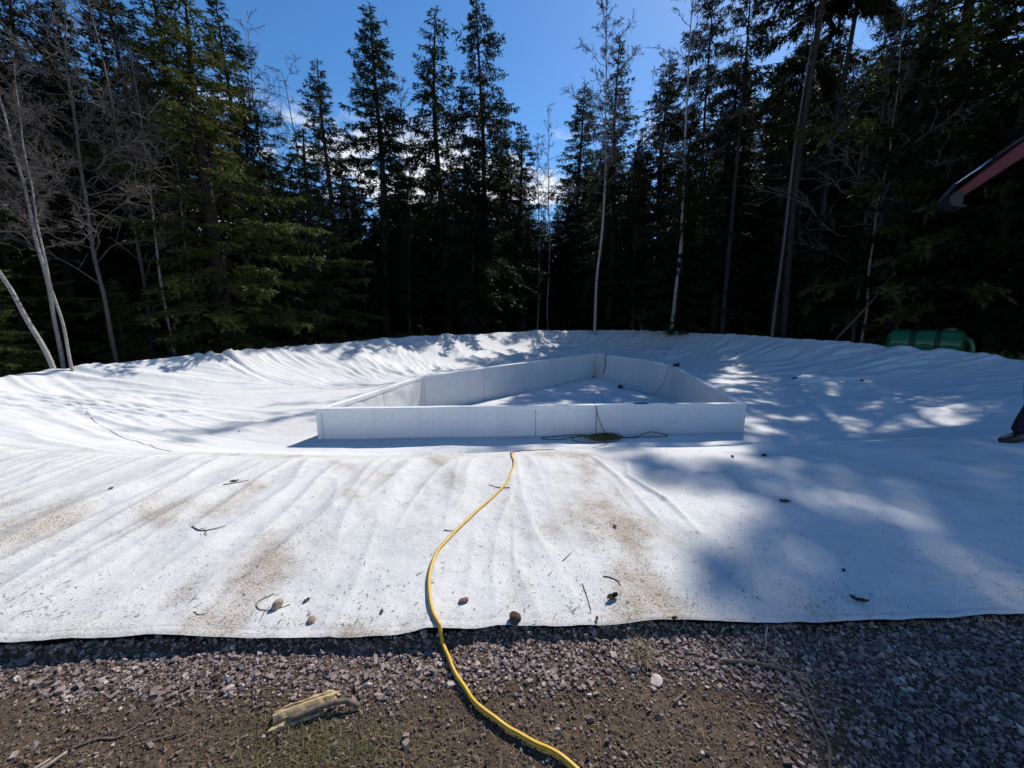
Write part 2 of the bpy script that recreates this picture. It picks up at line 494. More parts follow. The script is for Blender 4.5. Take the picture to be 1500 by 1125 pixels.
# rim points: x, y, crest height, width of the inner slope, drop outside, reach of the sheet outside
RIM = [(-10.9, 7.9, 0.40, 4.6, 0.30, 1.2), (-10.0, 9.0, 0.45, 4.4, 0.35, 1.1), (-8.95, 11.2, 0.50, 4.2, 0.35, 1.0), (-6.7, 15.1, 0.60, 4.2, 0.40, 0.9),
       (-1.9, 21.3, 0.65, 4.8, 0.45, 0.9), (5.5, 26.0, 0.70, 6.0, 0.45, 0.9), (10.0, 22.8, 0.70, 5.5, 0.45, 0.9), (12.3, 17.4, 0.65, 5.0, 0.45, 0.9),
       (13.6, 14.0, 0.55, 5.6, 0.35, 0.9), (13.8, 12.0, 0.50, 6.0, 0.30, 1.0), (13.6, 10.2, 0.45, 6.0, 0.25, 1.2), (12.6, 7.9, 0.30, 5.0, 0.15, 2.0),
       (9.6, 6.0, 0.10, 3.0, 0.04, 4.5), (7.1, 5.15, 0.03, 2.0, 0.0, 6.0), (4.1, 4.95, 0.0, 1.5, 0.0, 6.0), (1.3, 4.68, 0.0, 1.35, 0.0, 6.0),
       (0.0, 4.52, 0.0, 1.3, 0.0, 6.0), (-2.0, 4.40, 0.0, 1.35, 0.0, 6.0), (-3.75, 4.48, 0.0, 1.7, 0.0, 6.0), (-6.5, 4.72, 0.02, 2.6, 0.0, 6.0), (-9.3, 5.9, 0.15, 3.8, 0.08, 4.0)]
_r = np.array(RIM)
_th = np.arctan2(_r[:, 1] - CY, _r[:, 0] - CX)
_o = np.argsort(_th); _th = _th[_o]
_cols = np.column_stack([np.hypot(_r[:, 0] - CX, _r[:, 1] - CY), _r[:, 2:]])[_o]
_T = np.linspace(-math.pi, math.pi, 1441)
def _periodic(c):
    t3 = np.concatenate([_th - 2 * math.pi, _th, _th + 2 * math.pi]); c3 = np.tile(c, 3)
    Tp = np.linspace(-2 * math.pi, 2 * math.pi, 2881)
    v = np.interp(Tp, t3, c3)
    k = np.exp(-0.5 * (np.arange(-40, 41) / 9.0) ** 2); k /= k.sum()
    v = np.convolve(v, k, 'same')
    return v[720:2161]
TAB = [_periodic(_cols[:, i]) for i in range(5)]
def polar(x, y):
    dx = np.asarray(x, float) - CX; dy = np.asarray(y, float) - CY
    th = np.arctan2(dy, dx)
    vals = [np.interp(th, _T, t) for t in TAB]
    return th, np.hypot(dx, dy) - vals[0], vals
def edge_y(x):
    """front edge of the sheet"""
    x = np.asarray(x, float)
    return 1.735 + 0.043 * x + 0.018 * np.sin(2.1 * x + 0.6) * np.exp(-(x / 3) ** 2) + 0.035 * pnoise(x * 1.3, x * 0, 2) + 0.012 * pnoise(x * 4.5, x * 0, 8)

BOX = [(-3.34, 6.52), (-2.42, 10.18), (3.62, 16.65), (4.75, 14.35), (5.20, 12.3), (4.25, 6.94)]
def box_sd(x, y):
    """signed distance to the frame's centre line (negative inside), convex"""
    x = np.asarray(x, float); d = np.full(x.shape, -1e9)
    n = len(BOX)
    for i in range(n):
        (ax, ay), (bx_, by_) = BOX[i], BOX[(i + 1) % n]
        ex, ey = bx_ - ax, by_ - ay; L = math.hypot(ex, ey)
        nx, ny = -ey / L, ex / L            # outline runs clockwise: outward is on the left
        d = np.maximum(d, (x - ax) * nx + (y - ay) * ny)
    return d

def base_h(x, y):
    th, s, (Rr, Z, W, O, E) = polar(x, y)
    t = np.clip(-s / W, 0, 1)
    S = 0.45 * t + 0.55 * t * t * (3 - 2 * t)
    bowl = sstep(0.15, 0.4, Z)                      # the heaped banks fall steeply at first and flatten towards the floor
    S = S * (1 - bowl) + bowl * (1 - (1 - t) ** 2.0) * sstep(0, 0.04, t)
    S = S + 0.03 * np.sin(np.pi * t) ** 2
    zin = Z + (FLOOR - Z) * np.clip(S, 0, 1)
    u = sstep(0, 1.4, s)
    zout = Z - O * u - 0.03 * sstep(0, .3, s) * (O > 0.05)
    z = np.where(s < 0, zin, zout)
    apron = sstep(-0.1, 0.5, s) * sstep(0.15, 0.0, O)
    z = z + apron * (0.065 + 0.03 * np.exp(-((np.asarray(y) - 2.9) / 0.9) ** 2) - 0.008 * np.clip(x, -3, 3))
    return z, th, s, (Rr, Z, W, O, E), t, apron

def ridge(x, y, pts, amp, wid):
    """a raised crease along a polyline, fading to its ends"""
    out = np.zeros_like(x)
    p = np.asarray(pts, float)
    seg = np.linalg.norm(np.diff(p, axis=0), axis=1); tot = seg.sum(); run = 0
    best = np.full(x.shape, 1e9); along = np.zeros_like(x)
    for i in range(len(p) - 1):
        e = p[i + 1] - p[i]; L2 = e @ e
        t = np.clip(((x - p[i, 0]) * e[0] + (y - p[i, 1]) * e[1]) / L2, 0, 1)
        d = np.hypot(x - p[i, 0] - t * e[0], y - p[i, 1] - t * e[1])
        m = d < best
        best = np.where(m, d, best); along = np.where(m, (run + t * seg[i]) / tot, along); run += seg[i]
    return amp * np.exp(-(best / wid) ** 2) * np.sin(np.pi * np.clip(along, 0.02, 0.98)) ** 0.6

def rid(n, sharp=1.0):
    return 1.0 - np.abs(np.clip(n * 2.2, -1, 1)) ** sharp

def wrinkle(x, y, b):
    z, th, s, (Rr, Z, W, O, E), t, apron = b
    arc = th * Rr
    warp = fbm(x * 0.28, y * 0.28, 1, 3)
    slope = sstep(0.35, -0.15, s) * sstep(1.05, 0.75, t) * sstep(0.05, 0.3, Z)
    # long pulls running down the inner slopes
    a1 = arc * 1.0 + s * 0.55 + 0.8 * warp
    n1 = rid(pnoise(a1 * 1.25, s * 0.22 + warp, 3), 0.6)
    n2 = rid(pnoise(a1 * 2.2 + 0.8 * pnoise(x * .7, y * .7, 6), s * 0.45, 9), 0.6)
    n3 = pnoise(a1 * 5.5, s * 1.1, 12)
    patch = np.clip(0.55 + 1.3 * fbm(x * 0.35 + 3, y * 0.35, 14, 2), 0.1, 1.3)
    backness = sstep(8.0, 14.0, y)
    z1 = slope * patch * (0.10 * n1 + (0.050 + 0.060 * backness) * n2 + 0.026 * n3)
    # bunched gathers just under the back rim
    gat = np.exp(-((s + 0.9) / 0.9) ** 2) * sstep(9, 15, y)
    z1 = z1 + 0.045 * gat * pnoise(arc * 3.3 + warp, s * 0.8, 21)
    # fans of stretch lines on the side banks
    left = sstep(-3.6, -6.0, x) * sstep(9.5, 7.5, y) * sstep(0.3, -0.2, s)
    f = y * 1.0 + 0.32 * x
    z1 = z1 + left * (0.048 * rid(pnoise(f * 3.4 + warp, x * 0.22, 31), 0.9) + 0.014 * pnoise(f * 9, x * 0.4, 32))
    rightm = sstep(5.2, 8.0, x) * sstep(13.5, 11.5, y) * sstep(0.3, -0.2, s)
    f = y * 1.0 - 0.30 * x
    z1 = z1 + rightm * patch * (0.040 * rid(pnoise(f * 2.3 + warp, x * 0.2, 41), 0.9) + 0.014 * pnoise(f * 6, x * 0.3, 42))
    # floor: low rumples
    fl = sstep(0.7, 1.0, t)
    z1 = z1 + fl * (0.020 * fbm(x * 0.9, y * 1.4, 51, 3) + 0.022 * rid(pnoise(x * 0.6 + 1, y * 1.6, 52), 1.0) * sstep(7.5, 5.5, y) - 0.01)
    # apron: pulls running towards the basin, strongest on the left
    la = np.clip(sstep(1.2, -1.5, x) + 0.16, 0, 1)
    g = x + 0.10 * (y - 3) * np.sign(x) + 0.25 * fbm(x * 0.5, y * 0.3, 61, 2) + 0.035 * (y - 1.7) ** 2 * sstep(-1.0, -4.0, x)
    w1 = rid(pnoise(g * 1.75, y * 0.28, 62), 0.7); w2 = rid(pnoise(g * 4.2, y * 0.5, 63), 0.7)
    z1 = z1 + apron * la * (0.066 * (w1 - 0.5) + 0.040 * (w2 - 0.5)) * np.clip(0.75 + 1.2 * fbm(x * 0.7, y * 0.6, 67, 2), 0.15, 1.4) * (0.30 + 0.70 * sstep(1.75, 3.0, y))
    z1 = z1 + apron * (0.014 * fbm(x * 2.2, y * 1.8, 64, 3) + 0.004 * fbm(x * 7, y * 6, 66, 2))
    # creases trodden beside the path
    for pts, am, wd in (([(0.90, 4.35), (1.02, 3.75), (1.10, 3.30)], 0.028, 0.030), ([(1.30, 4.15), (1.16, 3.62), (1.34, 3.12), (1.38, 2.60)], 0.030, 0.028),
                        ([(1.10, 3.30), (1.12, 2.92), (1.15, 2.70)], 0.016, 0.022), ([(0.96, 3.45), (0.98, 3.15), (1.0, 2.95)], 0.012, 0.02)):
        z1 = z1 + ridge(x, y, pts, am, wd)
    # a long cord-thin fold along the far front crest
    z1 = z1 + 0.02 * np.exp(-((s + 0.06) / 0.10) ** 2) * sstep(0.2, 0.05, Z) * (0.4 + pnoise(x * 0.8, y, 71))
    return z1

def fab_h(x, y):
    b = base_h(x, y)
    z = b[0] + wrinkle(x, y, b)
    sd = box_sd(x, y)
    inside = sstep(0.012, -0.012, sd)
    zi = POOL + 0.02 * fbm(x * 0.8, y * 0.8, 81, 3) + 0.014 * rid(pnoise(x * 0.9 + 0.5 * y, y * 0.9, 82))
    near = sstep(0.5, 0.0, sd)                      # lies flat where it meets the frame
    z = z * (1 - near) + (0.5 * z + 0.5 * FLOOR) * near
    z = z * (1 - inside) + zi * inside
    return z

# sheet: rows run outwards from the front edge to the far edge
NT, NR = 740, 620
OX, OY = 0.0, -1.0
tht = np.radians(np.linspace(-73, 73, NT))
sx, cy_ = np.sin(tht), np.cos(tht)
r0 = (1.735 - OY) / cy_
for _ in range(8):
    r0 = (edge_y(OX + r0 * sx) - OY) / cy_
rr = np.linspace(0.5, 34, 3400)
XX = OX + rr[None, :] * sx[:, None]; YY = OY + rr[None, :] * cy_[:, None]
_, SS, VV = polar(XX, YY)
ins = SS < VV[4]
last = ins.shape[1] - 1 - np.argmax(ins[:, ::-1], axis=1)
r1 = rr[last]
k = np.exp(-0.5 * (np.arange(-20, 21) / 7.0) ** 2); k /= k.sum()
r1 = np.convolve(np.pad(r1, 20, 'edge'), k, 'valid')
r1 = np.maximum(r1, r0 + 0.4)
v = np.linspace(0, 1, NR)
rad = r0[:, None] * (r1 / r0)[:, None] ** v[None, :]
FX = OX + rad * sx[:, None]; FY = OY + rad * cy_[:, None]
FZ = fab_h(FX, FY)
de = FY - edge_y(FX)                                   # distance from the front edge: a stitched hem, slightly rolled
FZ = FZ - 0.004 * np.exp(-(de / 0.010) ** 2) - 0.003 * np.exp(-((de - 0.045) / 0.006) ** 2)
edge_w = np.exp(-(de / 0.10) ** 2)
FZ = FZ * (1 - edge_w) + np.maximum(FZ, 0.055 - 0.004 * np.clip(FX, -3, 3)) * edge_w
FZ = FZ + 0.012 * np.exp(-(de / 0.12) ** 2) * pnoise(FX * 3.0, FY * 0, 91)
# a turned-up corner flap of the hem
idx = (np.arange(NT)[:, None] * NR + np.arange(NR)[None, :])
quads = np.stack([idx[:-1, :-1], idx[1:, :-1], idx[1:, 1:], idx[:-1, 1:]], -1).reshape(-1, 4)
fverts = np.stack([FX, FY, FZ], -1).reshape(-1, 3)
fab_me = np_mesh('geotextile_sheet', fverts, quads[:, ::-1], M['fabric'], smooth=True)
x_, y_ = FX.ravel(), FY.ravel()
path = np.exp(-((x_ - (0.78 - 0.07 * (y_ - 3))) / 0.30) ** 2) * sstep(4.9, 4.2, y_) * np.clip(0.75 + 1.1 * fbm(x_ * 2.6, y_ * 1.9, 97, 4), 0.15, 1.4)
lump = sstep(-0.05, 0.65, fbm(x_ * 1.7 + 0.4 * y_, y_ * 1.1, 95, 5))
dirt = sstep(5.0, 4.3, y_) * (0.40 + 0.16 * fbm(x_ * 0.9, y_ * 0.7, 98, 3) + 0.62 * lump)
dirt = dirt * (0.55 + 0.45 * sstep(2.0, -0.5, x_)) + 0.72 * path + 0.25 * np.exp(-((y_ - edge_y(x_)) / 0.12) ** 2)
dirt = dirt + 0.45 * np.exp(-((x_ + 4.3) / 0.8) ** 2 - ((y_ - 7.2) / 0.9) ** 2) + 0.35 * np.exp(-((x_ + 1.45) / 0.25) ** 2 - ((y_ - 2.35) / 0.35) ** 2) + 0.10
at = fab_me.attributes.new('dirt', 'FLOAT', 'POINT'); at.data.foreach_set('value', np.clip(dirt, 0, 1.3).astype(np.float32))
sheet = link('geotextile_sheet', fab_me)
def on_sheet_line(pts, n_=14, lift=0.004):
    q = spline([(a, b, 0.0) for a, b in pts], n_); q[:, 2] = fab_h(q[:, 0], q[:, 1]) + lift
    return q
MB().tube(on_sheet_line([(-8.7, 7.5), (-7.4, 6.6), (-6.1, 5.75), (-5.5, 5.45), (-5.1, 5.2), (-4.6, 4.85), (-4.3, 4.65)]), 0.0032, 4).build('seam_thread', M['litter'], sheet)

tag(sheet, 'wrinkled white geotextile sheet lining the dug basin and its banks', 'sheet')
print('fabric quads', len(quads))

# ground: one sheet out to the horizon, following the land under the geotextile
def ground_h(x, y):
    x = np.asarray(x, float); y = np.asarray(y, float)
    b = base_h(x, y)
    z, th, s, (Rr, Z, W, O, E), t, apron = b
    d = y - edge_y(x)
    cover = sstep(E + 0.1, E - 0.25, s) * sstep(-0.05, 0.05, d)       # under the sheet
    bank = sstep(-0.035, 0.02, d)
    dug = cover * np.where(apron > 0.5, 0.055 + 0.09 * sstep(0.06, 0.5, d), 0.13)
    zz = z - dug - 0.55 * sstep(0.25, -0.2, box_sd(x, y))
    front = sstep(0.15, 0.05, O) * sstep(0.0, 0.6, s)
    open_ = (1 - bank) * front
    soil = 0.0 + 0.014 * fbm(x * 2.4, y * 2.4, 101, 4) + 0.006 * pnoise(x * 11, y * 11, 103)
    zz = zz * (1 - open_) + soil * open_
    rough = sstep(E, E + 1.0, s) * (1 - front)
    zz = zz + rough * (0.10 * fbm(x * 0.5, y * 0.5, 105, 3)) + 7.0 * sstep(38, 95, np.hypot(x, y)) * sstep(-5, 25, y) + sstep(20, 60, np.hypot(x, y)) * 0.4 * fbm(x * 0.03, y * 0.03, 107, 2)
    return zz
ga = np.linspace(0, 2 * math.pi, 401)[:-1]
gr = np.concatenate([np.geomspace(0.25, 6.0, 190), np.geomspace(6.1, 60, 100), np.geomspace(64, 900, 20)])
GA, GR = np.meshgrid(ga, gr, indexing='ij')
GX, GY = GR * np.sin(GA), GR * np.cos(GA)
GZ = ground_h(GX, GY)
na, nr = GX.shape
gi = np.arange(na)[:, None] * nr + np.arange(nr)[None, :]
gj = np.roll(gi, -1, axis=0)
gq = np.stack([gi[:, :-1], gj[:, :-1], gj[:, 1:], gi[:, 1:]], -1).reshape(-1, 4)
gv = np.stack([GX, GY, GZ], -1).reshape(-1, 3)
gv = np.vstack([gv, [[0, 0, float(ground_h(np.array([0.0]), np.array([0.0]))[0])]]])
gt = np.stack([np.full(na, len(gv) - 1), gj[:, 0], gi[:, 0]], 1)
ground = link('ground', np_mesh('ground', gv, [gq[:, ::-1], gt], M['ground'], smooth=True))
tag(ground, kind='structure')

# ------------------------------------------------------------------ the frame in the basin
frame = tag(empty('pool_frame', (0.8, 10.5, FLOOR)), 'low white sheet-clad frame with five sides standing in the basin', 'frame')
frame_off = Vector((0.8, 10.5, FLOOR))
WT, TOPZ, BOTZ = 0.10, 0.045, -1.02
def wall_panel(a, b, k):
    """one upright panel from a to b, clad in slightly slack white sheet"""
    a = np.array(a); b = np.array(b); L = np.linalg.norm(b - a)
    e = (b - a) / L; n = np.array([-e[1], e[0]])
    nu = max(8, int(L / 0.06)); nz = 18
    u = np.linspace(0.003, L - 0.003, nu); zz = np.linspace(BOTZ, TOPZ, nz)
    U, Zz = np.meshgrid(u, zz, indexing='ij')
    fade = np.sin(np.pi * np.clip(U / L, 0, 1)) ** 0.5 * sstep(TOPZ, TOPZ - 0.12, Zz)
    w = fade * (0.032 * pnoise(U * 1.6 + k * 9, Zz * 1.8, 111) + 0.020 * rid(pnoise(U * 2.6 + Zz * 2.2 + k * 5, Zz * 1.6 - U * 0.4, 113), 0.7) )
    faces = []; vs = []
    def sheet_(sign, flip):
        off = sign * (WT / 2) + sign * w * 0.8
        P = a[None, None, :] + e * U[..., None] + n * off[..., None]
        vv = np.concatenate([P, (Zz + 0.004 * pnoise(U * 2 + k, U * 0, 115) * (Zz > TOPZ - 0.01))[..., None]], -1).reshape(-1, 3)
        ii = np.arange(nu)[:, None] * nz + np.arange(nz)[None, :]
        q = np.stack([ii[:-1, :-1], ii[1:, :-1], ii[1:, 1:], ii[:-1, 1:]], -1).reshape(-1, 4)
        base = sum(len(x) for x in vs)
        vs.append(vv); faces.append((q[:, ::-1] if flip else q) + base)
        return base
    b0 = sheet_(1, True); b1 = sheet_(-1, False)
    i = np.arange(nu)
    top0, top1 = b0 + i * nz + nz - 1, b1 + i * nz + nz - 1
    faces.append(np.stack([top0[:-1], top0[1:], top1[1:], top1[:-1]], 1)[:, ::-1])
    j = np.arange(nz)
    for ie in (0, nu - 1):
        c0, c1 = b0 + ie * nz + j, b1 + ie * nz + j
        q = np.stack([c0[:-1], c0[1:], c1[1:], c1[:-1]], 1)
        faces.append(q if ie == 0 else q[:, ::-1])
    vs_ = np.vstack(vs) - np.array(frame_off)
    return link('wall_panel', np_mesh('wall_panel', vs_, faces, M['panel'], smooth=False), frame)
def face_smooth(o):
    o.data.polygons.foreach_set('use_smooth', np.ones(len(o.data.polygons), dtype=bool))
    o.modifiers.new('edges', 'EDGE_SPLIT').split_angle = R(40)
kk = 0
SPLITS = {0: 2, 1: 4, 2: 2, 3: 1, 4: 3, 5: 3}
for i in range(len(BOX)):
    A = np.array(BOX[i]); B = np.array(BOX[(i + 1) % len(BOX)])
    L = np.linalg.norm(B - A); e = (B - A) / L
    nseg = SPLITS[i]
    cuts = np.linspace(0, 1, nseg + 1)
    if i == 5: cuts = np.array([0, 0.36, 0.505, 1.0])
    for c0, c1 in zip(cuts[:-1], cuts[1:]):
        g0 = 0.05 if c0 == 0 else 0.006
        g1 = 0.05 if c1 == 1 else 0.006
        o = wall_panel(A + e * (c0 * L + g0), A + e * (c1 * L - g1), kk)
        face_smooth(o); kk += 1
    # capping strip folded over the top of this side
    nn = np.array([-e[1], e[0]])
    m = max(10, int(L / 0.12)); uu = np.linspace(-0.03, L + 0.03, m)
    ww = 0.064 + 0.004 * pnoise(uu * 1.5 + i * 7, uu * 0, 121)
    z0 = TOPZ + 0.010 + 0.010 * pnoise(uu * 0.8 + i * 3, uu * 0, 123) + 0.004 * pnoise(uu * 3 + i, uu * 0, 125) + i * 0.0015
    mb = MB()
    prof = [(-1, -0.06), (-1, 0.006), (-0.85, 0.016), (0.85, 0.016), (1, 0.006), (1, -0.06)]
    rows = []
    for s_, dz in prof:
        P = A[None, :] + e * uu[:, None] + nn * (s_ * ww)[:, None]
        rows.append(np.column_stack([P, z0 + dz]))
    vv = np.stack(rows, 1).reshape(-1, 3) - np.array(frame_off); kp = len(prof)
    ii = np.arange(m)[:, None] * kp + np.arange(kp - 1)[None, :]
    q = np.stack([ii[:-1], ii[1:], ii[1:] + 1, ii[:-1] + 1], -1).reshape(-1, 4)
    mb.add(vv, q, [[0, 1, 2], [0, 2, 3], [0, 3, 4], [0, 4, 5]])
    mb.add(vv[-kp:], None, [[0, 2, 1], [0, 3, 2], [0, 4, 3], [0, 5, 4]])
    mb.build('capping_strip', M['panel'], frame)
for i, (bx_, by_) in enumerate(BOX):       # corner posts the sides are fixed to
    mb = MB(); mb.tube([(bx_ - frame_off.x, by_ - frame_off.y, BOTZ - FLOOR), (bx_ - frame_off.x, by_ - frame_off.y, TOPZ - FLOOR - 0.002)], 0.068, 10)
    mb.build('corner_post', M['panel'], frame, smooth=False)

# ------------------------------------------------------------------ trees
def spruce_meshes(seed, H=20.0, cbase=0.14, Rm=2.5, droop=0.35, dens=1.0, hang=0.6, gappy=0.15, needles='needles', rt=0.19):
    g = np.random.default_rng(seed)
    tr = MB()
    zz = np.linspace(-0.3, H, 15)
    wob = np.column_stack([0.12 * np.sin(zz * 0.33 + seed), 0.12 * np.cos(zz * 0.27 + seed * 2), np.zeros_like(zz)])
    axis = wob + np.column_stack([0 * zz, 0 * zz, zz])
    tr.tube(axis, rt * (1 - np.clip(zz, 0, H) / H) ** 0.85 + 0.012, 9)
    def at_axis(z):
        return np.array([np.interp(z, zz, axis[:, 0]), np.interp(z, zz, axis[:, 1]), z])
    A = []; D = []; Ln = []
    z = cbase * H
    while z < H * 0.985:
        t = (z - cbase * H) / (H * (1 - cbase))
        prof = (1 - t) ** 0.70 * (0.55 + 0.45 * min(1, (t + 0.05) / 0.18))
        nb = int(g.integers(5, 8)) if t < 0.9 else 4
        ph = g.uniform(0, 6.28)
        for i in range(nb):
            if g.random() < gappy: continue
            az = ph + i * 2 * math.pi / nb + g.normal(0, 0.28)
            L = max(0.22, Rm * prof * g.uniform(0.5, 1.12) * (0.86 + 0.85 * float(pnoise(np.array(az * 0.9), np.array(z * 0.35), seed))))
            p0 = at_axis(z + g.uniform(-0.15, 0.15))
            d = np.array([math.cos(az), math.sin(az), 0.0]); sd = np.array([-d[1], d[0], 0.0])
            rise = 0.55 * t - 0.12 - droop * 0.5 * (1 - t) + g.normal(0, 0.10)
            sag = droop * (1.0 - 0.75 * t) * g.uniform(0.6, 1.4); tip = 0.75 * sag
            def P(s):
                s = np.asarray(s)[:, None]
                return p0 + d * (L * s) + np.array([0, 0, 1.0]) * L * (rise * s - sag * s ** 2 + tip * s ** 3)
            tr.tube(P(np.linspace(0, 0.92, 4)), np.linspace(0.012 + 0.010 * L, 0.005, 4), 3, cap=False)
            # twigs off the branch: flat sprays to both sides, and hanging ones
            n = int((L * 11 + 5) * dens); m = int(n * hang * (1 - 0.6 * t))
            s = np.concatenate([np.maximum(np.sqrt(g.uniform(0.02, 1.0, n)), 0.13), g.uniform(0.2, 1.0, m)])
            a = P(s)
            sg = np.where(g.random(n) < 0.5, -1.0, 1.0); fw = g.uniform(0.35, 0.95, n)
            d1 = d[None] * fw[:, None] + sd[None] * (sg * np.sqrt(1 - fw ** 2 * 0.8))[:, None] + np.array([0, 0, 1.0])[None] * (g.normal(-0.20, 0.18, n) + 0.25 * t)[:, None]
            d2 = np.column_stack([g.normal(0, 0.30, m), g.normal(0, 0.30, m), np.full(m, -1.0)]) + d[None] * 0.25
            dd = np.vstack([d1, d2]); dd /= np.linalg.norm(dd, axis=1)[:, None]
            l1 = np.minimum((0.14 + 0.28 * L ** 0.8 * (1.05 - s[:n])) * g.uniform(0.5, 1.25, n), 0.75)
            l2 = np.minimum(g.uniform(0.12, 0.38, m) * (0.55 + 0.25 * L), 0.6)
            ln = np.concatenate([l1, l2])
            # needle-bearing shoots along every twig
            k_ = np.clip((ln / 0.019).astype(int), 5, 30)
            rep = np.repeat(np.arange(len(ln)), k_); N_ = len(rep)
            fr = g.uniform(0.05, 1.0, N_)
            c = a[rep] + dd[rep] * (ln[rep] * fr)[:, None] - np.array([0, 0, 1.0]) * (0.18 * ln[rep] * fr ** 2)[:, None]
            ds = dd[rep] * 0.75 + g.normal(0, 0.48, (N_, 3)) - np.array([0, 0, 0.12]); ds /= np.linalg.norm(ds, axis=1)[:, None]
            A.append(c); D.append(ds); Ln.append(g.uniform(0.09, 0.19, N_) * (1.0 - 0.25 * t))
        z += g.uniform(0.34, 0.60) * (1 - 0.40 * t)
    # leader
    a = np.array([at_axis(H * q_) for q_ in np.linspace(0.965, 0.995, 14)]); A.append(a); D.append(np.column_stack([g.normal(0, 0.5, 14), g.normal(0, 0.5, 14), np.ones(14)])); Ln.append(np.full(14, 0.16))
    # dead lower branches
    for z in np.arange(0.8, min(cbase * H + 1.5, 9.0), 0.33):
        for _ in range(2):
            az = g.uniform(0, 6.28); L = g.uniform(0.5, 1.7); d = np.array([math.cos(az), math.sin(az), 0])
            p0 = at_axis(z + g.uniform(0, 0.3)); s = np.linspace(0, 1, 4)[:, None]
            q = p0 + d * L * s + np.array([0, 0, 1]) * L * (-0.1 * s - 0.25 * s ** 2)
            tr.tube(q, np.linspace(0.016, 0.004, 4), 3, cap=False)
            for u_ in g.uniform(0.3, 0.95, 4):
                c = p0 + d * L * u_ + np.array([0, 0, 1]) * L * (-0.1 * u_ - 0.25 * u_ ** 2)
                tr.tube([c, c + d * 0.15 + np.array([-d[1], d[0], 0]) * g.normal(0, 0.3) - np.array([0, 0, g.uniform(0.02, 0.25)])], [0.007, 0.003], 3, cap=False)
    A = np.vstack(A); D = np.vstack(D); Ln = np.concatenate(Ln)[:, None]
    ok = A[:, 2] > 0.1
    A, D, Ln = A[ok], D[ok], Ln[ok]
    n = len(A)
    s_ = np.cross(D, g.normal(0, 1, (n, 3))); s_ /= np.linalg.norm(s_, axis=1)[:, None] + 1e-9
    w = Ln * g.uniform(0.11, 0.19, n)[:, None]
    vv = np.stack([A + s_ * w, A - s_ * w, A + D * Ln], 1).reshape(-1, 3)
    crown = np_mesh('crown', vv, np.arange(n * 3).reshape(-1, 3), M[needles])
    return tr.mesh('trunk', M['bark'], smooth=True), crown

def bare_meshes(seed, H=18.0, clear=0.4, spread=0.30, limbs=34, r0=0.13, upr=0.8, bark='birch', fine=1.0, lean=(0, 0), bend=0.0):
    g = np.random.default_rng(seed)
    tr = MB(); cr = MB()
    zz = np.linspace(-0.3, H, 36); f = np.clip(zz / H, 0, 1)
    ax = np.column_stack([0.25 * np.sin(f * 5 + seed) * f + 0.05 * np.sin(f * 13 + seed * 3) + 0.03 * np.sin(f * 29 + seed) + lean[0] * f + bend * np.sin(f * math.pi), 0.25 * np.cos(f * 4 + seed) * f + 0.05 * np.cos(f * 11 + seed * 2) + lean[1] * f, zz])
    rad = r0 * (1 - f) ** 0.9 + 0.010
    tr.tube(ax, rad, 9)
    def axp(z): return np.array([np.interp(z, zz, ax[:, 0]), np.interp(z, zz, ax[:, 1]), z])
    for i in range(limbs):
        t = clear + (1 - clear) * ((i + g.random()) / limbs) ** 0.9
        z = t * H * 0.985
        az = i * 2.4 + g.normal(0, 0.4)
        L = H * spread * (1.12 - t) ** 0.75 * g.uniform(0.6, 1.15) * (0.6 + 0.4 * min(1, (t - clear) / 0.15 + 0.3))
        d = np.array([math.cos(az), math.sin(az), 0]); p0 = axp(z)
        e0 = upr * g.uniform(0.55, 1.2)
        s = np.linspace(0, 1, 7)[:, None]
        wob = np.cumsum(g.normal(0, 0.035 * L, (7, 3)), axis=0); wob[0] = 0
        q = p0 + d * L * s * 0.8 + np.array([0, 0, 1]) * L * (e0 * s - 0.25 * s ** 2) + wob
        rl = np.interp(z, zz, rad) * 0.42
        cr.tube(q, np.linspace(max(rl, 0.012), 0.006, 7), 4, cap=False)
        n2 = int((5 + L * 2.6) * fine)
        for _ in range(n2):
            u = g.uniform(0.18, 1.0); k0 = min(int(u * 6), 5); fr = u * 6 - k0
            c = q[k0] * (1 - fr) + q[k0 + 1] * fr
            tang = q[k0 + 1] - q[k0]; tang /= np.linalg.norm(tang) + 1e-9
            dv = tang * 0.75 + g.normal(0, 0.55, 3); dv[2] += 0.18; dv /= np.linalg.norm(dv)
            l2 = L * g.uniform(0.16, 0.42) * (1.15 - 0.6 * u)
            s2 = np.linspace(0, 1, 4)[:, None]
            w2 = np.cumsum(g.normal(0, 0.05 * l2, (4, 3)), axis=0); w2[0] = 0
            q2 = c + dv * l2 * s2 + w2 - np.array([0, 0, 0.12]) * l2 * s2 ** 2
            cr.tube(q2, np.linspace(0.011, 0.006, 4), 3, cap=False)
            for _ in range(int(4 * fine)):
                u2 = g.uniform(0.15, 1.0); k2 = min(int(u2 * 3), 2); fr2 = u2 * 3 - k2
                c2 = q2[k2] * (1 - fr2) + q2[k2 + 1] * fr2
                d3 = dv * 0.7 + g.normal(0, 0.6, 3); d3 /= np.linalg.norm(d3)
                l3 = g.uniform(0.15, 0.55) * min(1.0, l2)
                e3 = c2 + d3 * l3 * 0.6; e4 = e3 + (d3 + g.normal(0, 0.35, 3) - np.array([0, 0, 0.2])) * l3 * 0.45
                cr.tube([c2, e3, e4], [0.0075, 0.006, 0.004], 3, cap=False)
    return tr.mesh('trunk', M[bark], smooth=True), cr.mesh('branches', M['twig'], smooth=False)

